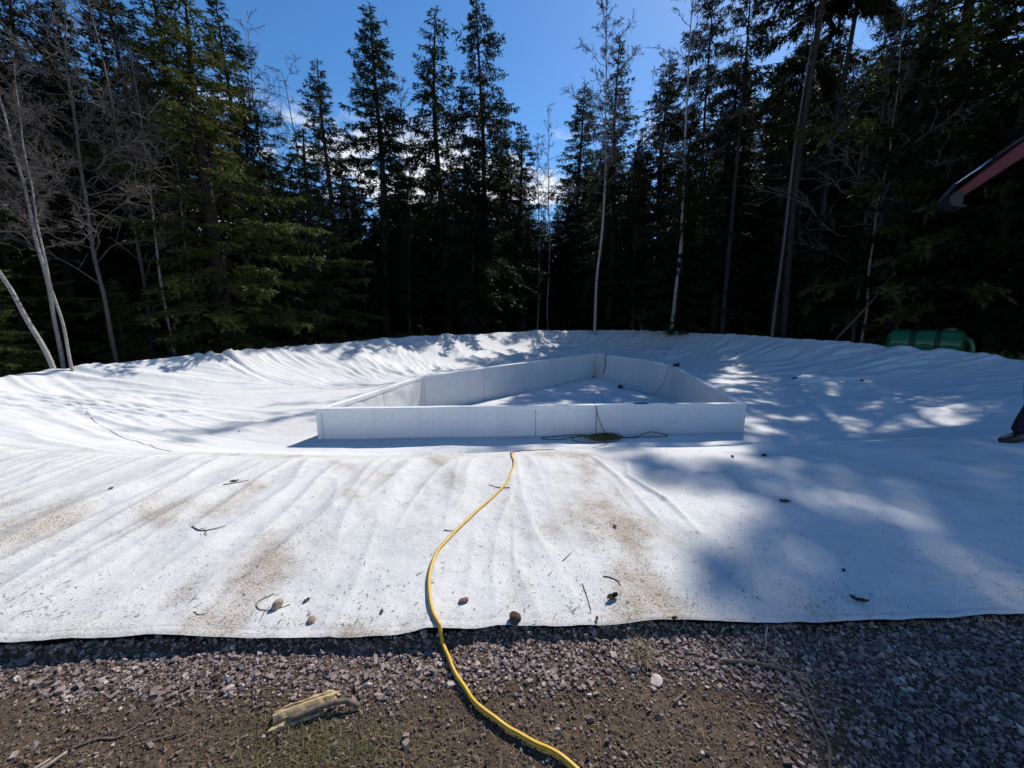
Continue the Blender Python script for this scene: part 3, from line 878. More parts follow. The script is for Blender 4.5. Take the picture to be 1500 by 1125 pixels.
def plant(meshes, x, y, h, h0, label, cat, group, name, rz=None, widen=1.0, part2='crown'):
    z = float(ground_h(np.array([x]), np.array([y]))[0])
    o = empty(name, (x, y, z), random.uniform(0, 6.28) if rz is None else rz)
    s = h / h0
    widen *= random.uniform(0.88, 1.12)
    o.scale = (s * widen, s * widen, s)
    o.rotation_euler = (random.gauss(0, 0.012), random.gauss(0, 0.012), o.rotation_euler[2])
    link('trunk', meshes[0], o); link(part2, meshes[1], o)
    tag(o, label, cat, group)
    return o

SP = [spruce_meshes(1, cbase=0.15, Rm=2.9, droop=0.46, dens=1.15, hang=0.8, gappy=0.14),
      spruce_meshes(2, cbase=0.22, Rm=2.3, droop=0.40, dens=1.1, hang=0.7, gappy=0.18),
      spruce_meshes(3, cbase=0.18, Rm=3.1, droop=0.55, dens=1.0, hang=1.0, gappy=0.24),
      spruce_meshes(4, cbase=0.15, Rm=3.8, droop=0.50, dens=0.95, hang=1.0, gappy=0.24),
      spruce_meshes(5, cbase=0.10, Rm=3.3, droop=0.42, dens=1.1, hang=0.8, gappy=0.10),
      spruce_meshes(6, cbase=0.04, Rm=4.2, droop=0.40, dens=1.0, hang=0.8, gappy=0.10)]
SP.append(spruce_meshes(8, cbase=0.58, Rm=3.0, droop=0.50, dens=1.1, hang=0.9, gappy=0.38, rt=0.13))
SP.append(spruce_meshes(9, cbase=0.62, Rm=2.8, droop=0.50, dens=1.6, hang=1.0, gappy=0.25, rt=0.115))
SPG = spruce_meshes(7, H=12.0, cbase=0.05, Rm=3.0, droop=0.36, dens=1.1, hang=0.5, gappy=0.10, needles='needles_green')
print('spruce quads', [len(s[1].polygons) for s in SP], 'trunk', len(SP[0][0].polygons))
BT = [bare_meshes(21, H=18, clear=0.42, spread=0.20, limbs=40, r0=0.08, upr=1.15, fine=1.9),
      bare_meshes(22, H=18, clear=0.45, spread=0.24, limbs=34, r0=0.085, upr=0.95, fine=1.5),
      bare_meshes(23, H=18, clear=0.35, spread=0.19, limbs=36, r0=0.06, upr=1.1),
      bare_meshes(24, H=14, clear=0.22, spread=0.42, limbs=34, r0=0.07, upr=0.75, bark='graybark', fine=1.1),
      bare_meshes(25, H=18, clear=0.72, spread=0.18, limbs=22, r0=0.085, upr=0.5, bark='graybark')]
BT_H = [18, 18, 18, 14, 18]
print('bare faces', [len(s[1].polygons) for s in BT])

SPRUCES = [
    (-8.25, 25.71, 19.4, 0, 'tall narrow spire-topped spruce standing clear against the sky'),
    (-12.02, 27.49, 17.6, 1, 'thin pointed spruce top beside the bare crown of a broadleaf tree'),
    (-4.62, 27.62, 20.2, 2, 'ragged spruce just beside the tallest broad spruce at the forest edge'),
    (-1.85, 25.93, 20.4, 3, 'broad open-branched spruce, tallest of the trees against the clear sky'),
    (0.72, 29.99, 15.0, 1, 'short spruce at the edge of the cloudy gap in the trees'),
    (-0.69, 28.99, 16.1, 4, 'spruce half hidden behind the broad open-branched spruce'),
    (6.25, 39.51, 22.1, 4, 'bushy spruce on the far side of the cloudy gap in the trees'),
    (7.03, 28.65, 19.2, 2, 'spruce whose top stands behind the bare birch crown'),
    (7.91, 25.82, 12.4, 4, 'low dense spruce between two white birch trunks'),
    (9.83, 26.75, 17.1, 0, 'pointed spruce between two tall bare birches'),
    (11.2, 24.57, 20.2, 6, 'tall spruce directly behind the second white birch trunk'),
    (12.14, 22.43, 19.5, 6, 'tall broad spruce beside the slim grey bare trunk'),
    (15.18, 22.33, 23.4, 7, 'high-crowned spruce just behind the tall slim grey trunk'),
    (13.99, 20.11, 26.6, 7, 'tall dark spruce with a long bare trunk and high crown over the bank'),
    (16.05, 24.15, 17.0, 1, 'narrow spruce further back beside the tall slim grey trunk'),
    (18.85, 20.7, 15.7, 2, 'thin-topped spruce with blue sky on both sides behind the green tank'),
    (17.25, 18.1, 17.1, 3, 'spruce with long hanging boughs behind the green tank'),
    (18.38, 17.67, 18.6, 5, 'big leafy green spruce behind the red excavator arm'),
    (18.53, 15.25, 17.0, 4, 'outermost spruce beside the excavator'),
    (-11.08, 16.65, 13.4, 3, 'tall dark spruce whose top meets the open blue sky'),
    (-10.43, 14.05, 11.6, 5, 'spruce with sunlit yellow-green boughs'),
    (-12.52, 15.59, 13.7, 2, 'dark spruce crowding the sunlit yellow-green one'),
    (-14.07, 15.59, 13.5, 4, 'dark spruce behind the tangle of bare branches'),
    (-15.66, 15.45, 13.0, 1, 'spruce seen through the bare birch branches at the forest corner'),
    (-14.25, 12.56, 11.7, 5, 'outermost dark spruce behind the leaning birch pair'),
    (-12.39, 19.38, 11.8, 4, 'shaggy spruce below the thin bare birch top'),
    (-11.07, 19.01, 8.7, 5, 'low bushy spruce with a few sunlit green boughs'),
    (-10.35, 21.1, 10.7, 4, 'slim green spruce below the bare broadleaf crown'),
    (-11.44, 28.81, 12.9, 1, 'small dark spruce beside the tall spire-topped spruce'),
    (-7.57, 29.03, 12.1, 4, 'short dark spruce filling the dip below a white cloud'),
    (9.61, 23.08, 12.1, 5, 'bushy spruce behind the second white birch trunk'),
    (17.76, 20.34, 14.0, 5, 'dark bushy spruce over the brushy bank beside the green tank'),
    (13.23, 25.81, 17.4, 1, 'narrow spruce peeping between two broad tall spruces'),
    (-2.41, 24.88, 11.9, 5, 'low bushy spruce in front of the broad open-branched one'),
]
FILL = [
    (18.5, 50.2, 20.3), (-2.3, 31.8, 10.3), (-27.8, 26.5, 18.5), (9.1, 31.7, 14.7), (21.0, 17.3, 13.4), (-16.2, 31.7, 10.9),
    (15.1, 33.6, 16.1), (27.3, 40.5, 24), (21.4, 26.3, 16.1), (21.8, 11.6, 10.7), (-11.8, 33.0, 8.2), (20.0, 11.2, 10.7),
    (-10.6, 22.9, 8.3), (-25.8, 23.4, 13.8), (-3.8, 35.5, 13.8), (27.7, 45.1, 24), (22.1, 20.7, 13.4), (20.0, 33.1, 20.1),
    (12.3, 39.7, 15.9), (18.5, 45.2, 19.0), (16.1, 30.5, 16.0), (15.9, 36.8, 14.4), (1.7, 40.6, 11.8), (20.6, 42.2, 18.8),
    (8.9, 45.7, 17.4), (-17.5, 8.5, 6.1), (9.6, 29.9, 11.6), (-18.6, 15.7, 11.7), (18.4, 13.0, 10.9), (-15.0, 25.8, 8.9),
    (23.2, 23.1, 15.1), (-24.0, 21.1, 14.0), (6.9, 44.1, 17.0), (16.2, 50.9, 19.5), (-4.9, 29.8, 10.6), (-6.3, 31.1, 7.6),
    (-0.7, 33.5, 10.1), (-4.3, 31.8, 9.1), (19.3, 24.4, 16.2), (-32.6, 30.4, 20.4), (10.4, 39.8, 14.5), (12.0, 47.5, 20.4),
    (19.2, 27.0, 16.4), (-13.5, 39.5, 10.6), (-19.7, 37.6, 12.1), (-21.5, 19.0, 12.7), (11.7, 28.6, 11.1), (15.1, 27.3, 15.7),
    (20.5, 13.4, 11.1), (-20.5, 15.3, 12.0), (10.1, 34.3, 13.3), (-25.0, 26.2, 16.1), (14.2, 30.9, 16.0), (-14.2, 34.0, 10.5),
    (8.4, 47.9, 18.2), (-15.0, 10.6, 8.7), (-9.4, 30.6, 7.3), (-12.5, 22.6, 6.3), (-9.5, 28.3, 8.5), (-8.7, 23.3, 8.6),
    (-15.5, 8.6, 7.2), (-20.9, 21.9, 14.4), (-16.3, 18.9, 12.3), (-16.8, 16.9, 10.9), (23.3, 32.2, 21.6), (-17.4, 23.5, 12.4),
    (-24.1, 16.8, 13.2), (18.4, 33.8, 15.9), (-15.8, 22.5, 10.1), (25.6, 45.0, 24), (7.0, 33.6, 13.4), (4.3, 49.1, 10.9),
    (22.6, 35.5, 22.2), (2.0, 51.7, 14.6), (-6.3, 24.3, 7.9), (-23.8, 24.8, 14.5), (18.3, 38.0, 16.9), (22.8, 45.1, 22.1),
    (-17.5, 20.9, 13.0), (8.8, 37.6, 13.5), (25.0, 30.5, 19.6), (-13.0, 46.9, 15.8), (-17.0, 25.3, 9.9), (-28.1, 35.7, 20.8),
    (22.0, 28.3, 17.3), (-18.0, 32.5, 10.2), (19.9, 28.9, 16.4), (-10.2, 34.7, 11.3), (9.6, 43.8, 19.3), (-5.4, 39.6, 15.7),
    (-7.5, 38.9, 15.5), (2.3, 44.0, 11.1), (-18.5, 29.4, 11.4), (8.1, 42.6, 16.7), (4.3, 42.0, 11.5), (-17.0, 29.6, 10.6),
    (8.9, 40.3, 15.8), (1.3, 47.9, 14.0), (-10.2, 37.1, 13.2), (-15.3, 39.3, 13.0), (5.3, 46.8, 14.6), (-13.2, 30.2, 8.8),
    (-0.6, 35.7, 11.8), (-6.6, 36.4, 11.5), (-9.8, 39.6, 11.8), (-3.1, 29.6, 9.8), (0.6, 42.9, 14.3), (-6.9, 42.2, 15.4),
    (-9.4, 41.7, 13.7), (-5.8, 32.8, 11.0), (0.9, 50.0, 17.2), (-8.3, 37.4, 11.4), (-11.6, 36.1, 11.3), (6.1, 42.6, 15.2),
    (1.6, 38.0, 9.5), (25.4, 21.6, 16.1), (17.0, 22.5, 15.0), (20.5, 21.9, 13.5), (23.5, 27.5, 17.7), (23.0, 17.6, 15.5),
    (24.7, 28.7, 19.3), (22.9, 25.2, 15.8), (21.1, 19.1, 14.2), (22.6, 30.3, 20.1), (21.3, 24.0, 15.9), (18.6, 22.5, 14.5),
    (23.7, 21.4, 15.3),
]
BARES = [
    (5.3, 24.94, 19.7, 0, 'white-stemmed bare birch with a fine crown beside the cloudy gap'),
    (9.28, 22.67, 19.0, 1, 'thicker white-stemmed bare birch in front of the tall spruces'),
    (-12.2, 20.67, 15.2, 2, 'slender bare birch top against the open blue sky'),
    (-12.3, 24.04, 14.7, 3, 'spreading bare broadleaf tree crown against the blue sky'),
    (-6.77, 29.23, 17.2, 1, 'wispy bare tree between two tall spruces under a white cloud'),
    (3.03, 32.86, 17.6, 2, 'thin bare tree standing in the cloudy gap'),
    (2.26, 34.93, 16.1, 1, 'lower thin bare tree in the back of the cloudy gap'),
    (13.4, 19.91, 16.9, 4, 'tall slim grey trunk bare up to a high sparse crown'),
    (16.1, 17.8, 14.3, 2, 'dark bare tree with forked top above the green tank'),
    (16.49, 18.79, 15.5, 3, 'bare spreading tree over the gap of sky above the green tank'),
    (9.71, 27.33, 16.0, 2, 'thin bare tree beside the pointed spruce between the birches'),
    (-10.12, 8.78, 6.5, 0, 'straight white birch rising from the basin rim at the forest corner'),
    (-11.5, 11.13, 10.4, 3, 'bare broadleaf tree with tangled branches behind the birch pair'),
    (-12.28, 13.16, 11.7, 3, 'bare tree with long spreading twigs before the dark spruces'),
    (-11.21, 12.78, 9.3, 1, 'white birch standing in the shade among dark trunks'),
    (-11.42, 9.73, 9.0, 1, 'outermost bare birch behind the leaning birch pair'),
    (-11.3, 14.01, 9.5, 2, 'thin pale birch beside the sunlit yellow-green spruce'),
]


SPRUCES.append((16.3, 21.2, 27.0, 7, 'slender high-crowned spruce added beyond the long bare trunk to shade the gravel'))  # extra spruce, added to deepen the shade on the gravel
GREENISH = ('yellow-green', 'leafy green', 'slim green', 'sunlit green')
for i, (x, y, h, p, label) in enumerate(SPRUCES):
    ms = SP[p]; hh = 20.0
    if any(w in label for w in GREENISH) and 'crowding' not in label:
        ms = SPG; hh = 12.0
    plant(ms, x, y, h, hh, label, 'spruce', 'spruces along the forest edge', 'spruce_tree', widen=(1.15 if 'broad open' in label or 'bare birch crown' in label else 1.35 if h < 14 else 1.5) if p < 6 else 1.05)
SECTORS = [(-58, 'behind the outermost trees of the forest corner'), (-48, 'behind the leaning birch pair'), (-42, 'behind the tangle of bare branches'), (-36, 'behind the sunlit yellow-green spruce'), (-30, 'behind the tall dark spruce by the open sky'),
           (-24, 'behind the slender bare birch top'), (-18, 'behind the spreading bare broadleaf crown'), (-11, 'behind the spire-topped spruce'), (-4, 'behind the broad open-branched spruce'), (3, 'behind the short spruce by the cloudy gap'), (9, 'behind the cloudy gap'),
           (15, 'behind the first white birch'), (21, 'behind the pointed spruce'), (27, 'behind the second white birch'), (33, 'behind the tall slim grey trunk'), (40, 'behind the high-crowned spruces'), (47, 'behind the green tank'), (55, 'behind the excavator arm'), (70, 'behind the excavator'), (999, 'beside the excavator')]
FILL += [(-8.6, 31.5, 12.5), (-6.4, 32.6, 12.0), (-4.4, 33.2, 13.0), (-2.6, 34.2, 13.5), (-10.2, 32.8, 12.0), (-12.6, 30.6, 11.0), (-0.6, 33.4, 12.0), (-14.4, 29.4, 10.5),
         (23.0, 3.0, 15.0), (25.5, 6.0, 17.0), (24.0, 9.5, 15.5), (27.5, 10.5, 18.0), (28.0, 3.5, 16.0), (24.5, 0.0, 14.0), (-18.0, 3.5, 12.0), (-20.0, 6.0, 13.0), (-17.0, 1.0, 12.0), (-21.0, 2.0, 14.0),
         (3.0, 42.0, 11.0), (5.2, 45.0, 12.0), (1.2, 46.0, 12.5), (4.2, 51.0, 13.5), (2.2, 55.0, 14.0), (6.4, 48.0, 13.0), (2.6, 37.5, 6.5), (4.6, 35.0, 6.0), (3.4, 33.0, 4.2), (5.9, 33.6, 6.5), (1.4, 35.5, 5.5), (6.6, 36.5, 8.0), (2.0, 41.0, 8.5), (4.0, 44.0, 9.0)]
for i, (x, y, h) in enumerate(FILL):
    p = (4, 5, 2, 0, 5, 4)[i % 6]
    a_ = math.degrees(math.atan2(x, y)); d_ = math.hypot(x, y)
    place = next(w for lim, w in SECTORS if a_ < lim)
    size = 'low' if h < 8 else 'middling' if h < 13 else 'tall' if h < 17 else 'very tall'
    near = 'close' if d_ < 30 else 'some way' if d_ < 40 else 'far'
    plant(SP[p], x, y, h, 20.0, '%s dark spruce %s %s' % (size, near, place), 'spruce', 'spruces deep in the forest', 'spruce_tree', widen=1.4 if h < 13 else 1.2)
for (x, y, h, p, label) in BARES:
    plant(BT[p], x, y, h, BT_H[p], label, 'bare tree', 'leafless trees among the spruces', 'bare_tree', part2='branches')
# the bent birch of the pair at the corner, and its straight neighbour's low spruces
bent = bare_meshes(31, H=7.5, clear=0.38, spread=0.30, limbs=22, r0=0.042, upr=0.6, lean=(-2.0, -0.4), bend=-0.15)
plant(bent, -10.50, 8.80, 7.5, 7.5, 'bent leaning birch forking low, beside the straight birch on the rim', 'bare tree', 'leafless trees among the spruces', 'bare_tree', rz=0.0, part2='branches')
for (x, y, h, label) in [(-11.9, 8.9, 3.4, 'low green young spruce behind the foot of the leaning birch pair'),
                         (-13.6, 10.9, 5.2, 'taller green young spruce behind the leaning birch pair'),
                         (-11.7, 11.6, 2.6, 'small green young spruce beyond the straight birch'),
                         (-12.6, 7.9, 4.2, 'outermost green young spruce at the forest corner')]:
    plant(SPG, x, y, h, 12.0, label, 'young spruce', 'young spruces at the forest corner', 'young_spruce', widen=1.5)

# ------------------------------------------------------------------ undergrowth behind the rim
g = np.random.default_rng(77)
n = 9000
az = np.radians(g.uniform(-66, 66, n)); D = g.uniform(11, 40, n)
bx_, by_ = D * np.sin(az), D * np.cos(az)
_, s_b, v_b = polar(bx_, by_)
ok = (s_b > v_b[4] + 0.1) & (by_ > 5) & (fbm(bx_ * 0.35, by_ * 0.35, 131, 2) > -0.05)
bx_, by_ = bx_[ok], by_[ok]; bz_ = ground_h(bx_, by_)
A = []; B = []; W = []
for k_ in range(5):
    m = len(bx_)
    a = np.column_stack([bx_ + g.normal(0, 0.08, m), by_ + g.normal(0, 0.08, m), bz_ - 0.02])
    d = np.column_stack([g.normal(0, 0.28, m), g.normal(0, 0.28, m), g.uniform(0.08, 0.42, m)])
    A.append(a); B.append(a + d); W.append(g.uniform(0.012, 0.035, m))
A = np.vstack(A); B = np.vstack(B); W = np.concatenate(W)[:, None]
D_ = B - A; s_ = np.cross(D_, g.normal(0, 1, D_.shape)); s_ /= np.linalg.norm(s_, axis=1)[:, None] + 1e-9
m_ = A + D_ * 0.5
vv = np.stack([A, m_ + s_ * W, B, m_ - s_ * W], 1).reshape(-1, 3)
mi = (np.arange(len(A)) % 3 == 0).astype(int)
brush = link('undergrowth', np_mesh('undergrowth', vv, np.arange(len(vv)).reshape(-1, 4), [M['needles_green'], M['straw']], midx=mi))
tag(brush, 'low brush and dry stalks on the shaded forest floor', 'undergrowth', kind='stuff')
# fallen and leaning poles at the forest edge
for pts, r_, label in [([(-9.3, 17.6, 0.3), (-8.7, 17.2, 1.0), (-8.0, 16.7, 1.75)], 0.022, 'thin pale pole leaning over behind the back rim'),
                       ([(-9.6, 17.9, 0.25), (-9.75, 17.7, 1.2), (-9.6, 17.5, 2.2)], 0.016, 'thin upright sapling stem beside the leaning pole'),
                       ([(14.3, 17.5, 0.2), (15.6, 17.0, 2.4), (16.6, 16.8, 4.3)], 0.05, 'dead leaning stem behind the green tank')]:
    o = MB().tube(spline(pts, 6), np.linspace(r_, r_ * 0.5, 13), 6).build('leaning_pole', M['graybark'], smooth=True)
    tag(o, label, 'pole')

# ------------------------------------------------------------------ gravel, soil crumbs, dry grass
ico = np.array([[0, 0, 1], [0.894, 0, 0.447], [0.276, 0.851, 0.447], [-0.724, 0.526, 0.447], [-0.724, -0.526, 0.447], [0.276, -0.851, 0.447],
                [0.724, 0.526, -0.447], [-0.276, 0.851, -0.447], [-0.894, 0, -0.447], [-0.276, -0.851, -0.447], [0.724, -0.526, -0.447], [0, 0, -1]])
icof = np.array([[0, 1, 2], [0, 2, 3], [0, 3, 4], [0, 4, 5], [0, 5, 1], [1, 6, 2], [2, 7, 3], [3, 8, 4], [4, 9, 5], [5, 10, 1],
                 [2, 6, 7], [3, 7, 8], [4, 8, 9], [5, 9, 10], [1, 10, 6], [11, 7, 6], [11, 8, 7], [11, 9, 8], [11, 10, 9], [11, 6, 10]])
octa = np.array([[1, 0, 0], [0, 1, 0], [-1, 0, 0], [0, -1, 0], [0, 0, 1], [0, 0, -1.0]])
octf = np.array([[0, 1, 4], [1, 2, 4], [2, 3, 4], [3, 0, 4], [1, 0, 5], [2, 1, 5], [3, 2, 5], [0, 3, 5]])
cubev = np.array([[x, y, z] for x in (-.8, .8) for y in (-.8, .8) for z in (-.8, .8)])
cubef = np.array([[0, 1, 3], [0, 3, 2], [4, 6, 7], [4, 7, 5], [0, 4, 5], [0, 5, 1], [2, 3, 7], [2, 7, 6], [0, 2, 6], [0, 6, 4], [1, 5, 7], [1, 7, 3]])
def rocks(name, x, y, size, proto, faces, mat, g, sink=0.25, flat=0.62):
    n = len(x); k_ = len(proto)
    z = ground_h(x, y)
    P = proto[None] * (1 + g.normal(0, 0.24, (n, k_, 1))) + g.normal(0, 0.14, (n, k_, 3))
    P = P * np.column_stack([g.uniform(0.8, 1.35, n), g.uniform(0.65, 1.0, n), g.uniform(flat * 0.7, flat * 1.3, n)])[:, None, :]
    an = g.uniform(0, 6.28, n); tl = g.normal(0, 0.45, n)
    c, s = np.cos(tl), np.sin(tl)
    X = P[..., 0] * c[:, None] - P[..., 2] * s[:, None]; Zz = P[..., 0] * s[:, None] + P[..., 2] * c[:, None]; Y = P[..., 1]
    c, s = np.cos(an), np.sin(an)
    Q = np.stack([X * c[:, None] - Y * s[:, None], X * s[:, None] + Y * c[:, None], Zz], -1) * size[:, None, None]
    Q = Q + np.stack([x, y, z + size * flat * (1 - sink)], -1)[:, None, :]
    F = (faces[None] + (np.arange(n) * k_)[:, None, None]).reshape(-1, 3)
    me = np_mesh(name, Q.reshape(-1, 3), F, mat)
    a = me.attributes.new('tint', 'FLOAT', 'POINT'); a.data.foreach_set('value', np.repeat(g.random(n), k_).astype(np.float32))
    return me
g = np.random.default_rng(88)
def gravelness(x, y):
    d = edge_y(x) - y                              # distance in front of the sheet
    band = sstep(0.34, 0.14, d + 0.13 * fbm(x * 2.2, y * 2.2, 141, 3) - 0.10 * sstep(0.1, 0.9, x))
    right = sstep(0.75, 1.35, x + 0.5 * fbm(x * 1.5, y * 1.5, 143, 3))
    return np.clip(np.maximum(band, 0.85 * right), 0, 1)
def scatter(n, ymin=0.35):
    y = g.uniform(ymin, 2.1, n); x = np.where(g.random(n) < 0.62, g.uniform(-2.6, 2.8, n), np.clip(g.normal(0.1, 2.6, n), -7, 7.5))
    ok = (edge_y(x) - y > -0.02)
    return x[ok], y[ok]
x, y = scatter(92000, 0.45)
keep = g.random(len(x)) < gravelness(x, y) * 0.80 + 0.03
x, y = x[keep], y[keep]
sz = np.clip(g.lognormal(math.log(0.0053), 0.42, len(x)), 0.0022, 0.016)
gravel = link('gravel', rocks('gravel', x, y, sz, cubev, cubef, M['gravel'], g))
tag(gravel, 'pinkish grey crushed gravel along the front edge of the white sheet', 'gravel', kind='stuff')
print('gravel', len(x))
x, y = scatter(110000, 0.35)
keep = g.random(len(x)) < 0.75 - 0.5 * gravelness(x, y)
x, y = x[keep], y[keep]
sz = np.clip(g.lognormal(math.log(0.0036), 0.5, len(x)), 0.0015, 0.012)
crumbs = link('soil_crumbs', rocks('soil_crumbs', x, y, sz, octa, octf, M['crumb'], g))
tag(crumbs, 'brown soil crumbs and fine grit in front of the gravel strip', 'soil', kind='stuff')
print('crumbs', len(x))

def blades(name, x, y, z, L, w, tilt, mat, g):
    n = len(x)
    an = g.uniform(0, 6.28, n)
    h = np.column_stack([np.cos(an), np.sin(an), np.zeros(n)])
    a = np.column_stack([x, y, z]); el = tilt
    d = h * np.cos(el)[:, None] + np.array([0, 0, 1.0]) * np.sin(el)[:, None]
    s = np.column_stack([-np.sin(an), np.cos(an), np.zeros(n)]) * w[:, None]
    mid = a + d * (L * 0.55)[:, None]
    d2 = d * 0.9 + h * 0.25 - np.array([0, 0, 0.35]) * (el > 0.3)[:, None] + g.normal(0, 0.12, (n, 3))
    b = mid + d2 * (L * 0.5)[:, None]
    v = np.stack([a - s, a + s, mid + s * 0.8, mid - s * 0.8, b], 1).reshape(-1, 3)
    o = np.arange(n)[:, None] * 5
    return np_mesh(name, v, [np.hstack([o, o + 1, o + 2, o + 3]), np.hstack([o + 3, o + 2, o + 4])], mat)
x, y = scatter(5200, 0.45)
k_ = g.random(len(x)) < 0.25 + 0.75 * (1 - gravelness(x, y)); x, y = x[k_], y[k_]
n = len(x)
o = link('dry_grass_litter', blades('dry_grass_litter', x, y, ground_h(x, y) + 0.008, g.uniform(0.015, 0.07, n), g.uniform(0.0006, 0.0014, n), g.uniform(0.0, 0.35, n), M['straw'], g))
tag(o, 'dry straw bits and dead grass strewn over the soil', 'grass', kind='stuff')
n = 3600
x = -0.72 + g.normal(0, 0.26, n); y = 1.20 + g.normal(0, 0.10, n) - 0.1 * (x + 0.72)
ok = y < 1.36; x, y = x[ok], y[ok]; n = len(x)
o = link('grass_patch', blades('grass_patch', x, y, ground_h(x, y), g.uniform(0.012, 0.04, n), g.uniform(0.0006, 0.0013, n), g.uniform(0.3, 1.3, n), [M['grass']], g))
tag(o, 'thin patch of short green grass below the split firewood', 'grass', kind='stuff')
n = 90
x = 0.63 + g.normal(0, 0.02, n); y = 1.63 + g.normal(0, 0.015, n)
o = link('grass_tuft', blades('grass_tuft', x, y, ground_h(x, y), g.uniform(0.05, 0.15, n), g.uniform(0.0008, 0.0016, n), g.uniform(0.3, 1.2, n), M['straw'], g))
tag(o, 'dry tuft of straw-coloured grass in the gravel by the sheet edge', 'grass tuft')

def lone_rock(name, x, y, z, size, mat, seed, label, cat='stone', tint=0.5, flat=0.7, group=None):
    bm = bmesh.new(); bmesh.ops.create_icosphere(bm, subdivisions=3, radius=1.0)
    gg = np.random.default_rng(seed)
    dirs = gg.normal(0, 1, (9, 3)); dirs /= np.linalg.norm(dirs, axis=1)[:, None]; cut = gg.uniform(0.62, 0.95, 9)
    sc = np.array([1.15, 0.85, flat]) * gg.uniform(0.9, 1.1, 3)
    for v in bm.verts:
        p = np.array(v.co)
        for d_, c_ in zip(dirs, cut):
            e_ = p @ d_
            if e_ > c_: p = p - d_ * (e_ - c_) * 0.9
        v.co = Vector(p * sc * size)
    me = bpy.data.meshes.new(name); bm.to_mesh(me); bm.free(); me.materials.append(mat)
    a = me.attributes.new('tint', 'FLOAT', 'POINT'); a.data.foreach_set('value', np.full(len(me.vertices), tint, np.float32))
    o = link(name, me); o.location = (x, y, z + size * flat * 0.6); o.rotation_euler = (0, 0, gg.uniform(0, 6.28))
    tag(o, label, cat, group)
    return o
STONE_SPOTS = [(-1.2, 'beyond the dark winding twig'), (-0.55, 'above the split firewood'), (-0.2, 'between firewood and hose'), (0.35, 'just past the yellow hose'), (0.9, 'around the dry grass tuft'), (1.35, 'inside the bend of the crooked branch'), (9, 'in the shade past the crooked branch')]
for i in range(46):
    while True:
        y0 = g.uniform(0.85, 1.75); x0 = g.uniform(-1.9, 2.4)
        if edge_y(np.array([x0]))[0] - y0 > 0.05 and gravelness(np.array([x0]), np.array([y0]))[0] > 0.3: break
    lone_rock('stone', x0, y0, float(ground_h(np.array([x0]), np.array([y0]))[0]), g.uniform(0.011, 0.018), M['gravel'], 300 + i,
              'larger angular stone lying loose in the gravel ' + next(w for lim, w in STONE_SPOTS if x0 < lim), 'stone', g.random(), 0.65, 'larger stones in the gravel')
def fz(x, y): return float(fab_h(np.array([x]), np.array([y]))[0])
def gz(x, y): return float(ground_h(np.array([x]), np.array([y]))[0])
lone_rock('stone', -1.29, 1.88, fz(-1.29, 1.88), 0.030, M['palestone'] if 'palestone' in M else M['crumb'], 401, 'round tan stone on the white sheet with a dark twig curled round it', tint=0.98, flat=0.9)
lone_rock('stone', -0.27, 1.915, fz(-0.27, 1.915), 0.024, M['gravel'], 402, 'flat mottled grey stone on the sheet beside the yellow hose', tint=0.75, flat=0.5)
lone_rock('stone', -1.06, 1.79, fz(-1.06, 1.79), 0.024, M['crumb'], 403, 'brown stone lying at the very hem of the white sheet', tint=0.9, flat=0.55)
lone_rock('stone', 0.66, 1.51, gz(0.66, 1.51), 0.034, M['gravel'], 404, 'pale flat stone, largest in the gravel, below the dry grass tuft', tint=1.0, flat=0.35)

lone_rock('stone', 0.015, 1.785, fz(0.015, 1.785), 0.036, M['crumb'], 411, 'dark grey wedge standing in for a shaded fold of the hem near the yellow hose', tint=0.0, flat=0.9)  # shaded hem fold made as a rock; its dark tint is the shade
# leaves, twigs and litter lying on the sheet
def leaf(x, y, z, L, W_, rz, curl, label, mat='leaf'):
    nu, nv = 9, 5
    u = np.linspace(0, 1, nu); v = np.linspace(-1, 1, nv)
    U, V = np.meshgrid(u, v, indexing='ij')
    wd = W_ * np.sin(np.pi * np.clip(U * 0.94 + 0.03, 0, 1)) ** 0.8
    X = (U - 0.5) * L; Y = V * wd * (1 - 0.35 * curl * np.abs(V))
    Z = curl * W_ * (V ** 2) * 0.9 + curl * L * 0.35 * (U - 0.5) ** 2 * 2 + 0.004 * np.sin(U * 14 + V * 3)
    ii = np.arange(nu)[:, None] * nv + np.arange(nv)[None, :]
    q = np.stack([ii[:-1, :-1], ii[1:, :-1], ii[1:, 1:], ii[:-1, 1:]], -1).reshape(-1, 4)
    mb = MB(); mb.add(np.stack([X, Y, Z], -1).reshape(-1, 3), q)
    mb.tube([(L * 0.5, 0, curl * L * .17), (L * 0.75, 0.1 * L, 0.003), (L * 0.95, 0.14 * L, 0.002)], [0.0012, 0.001, 0.0008], 4)
    o = mb.build('dead_leaf', M[mat], smooth=True)
    o.location = (x, y, z + 0.004); o.rotation_euler = (0, 0, rz)
    tag(o, label, 'leaf')
    return o
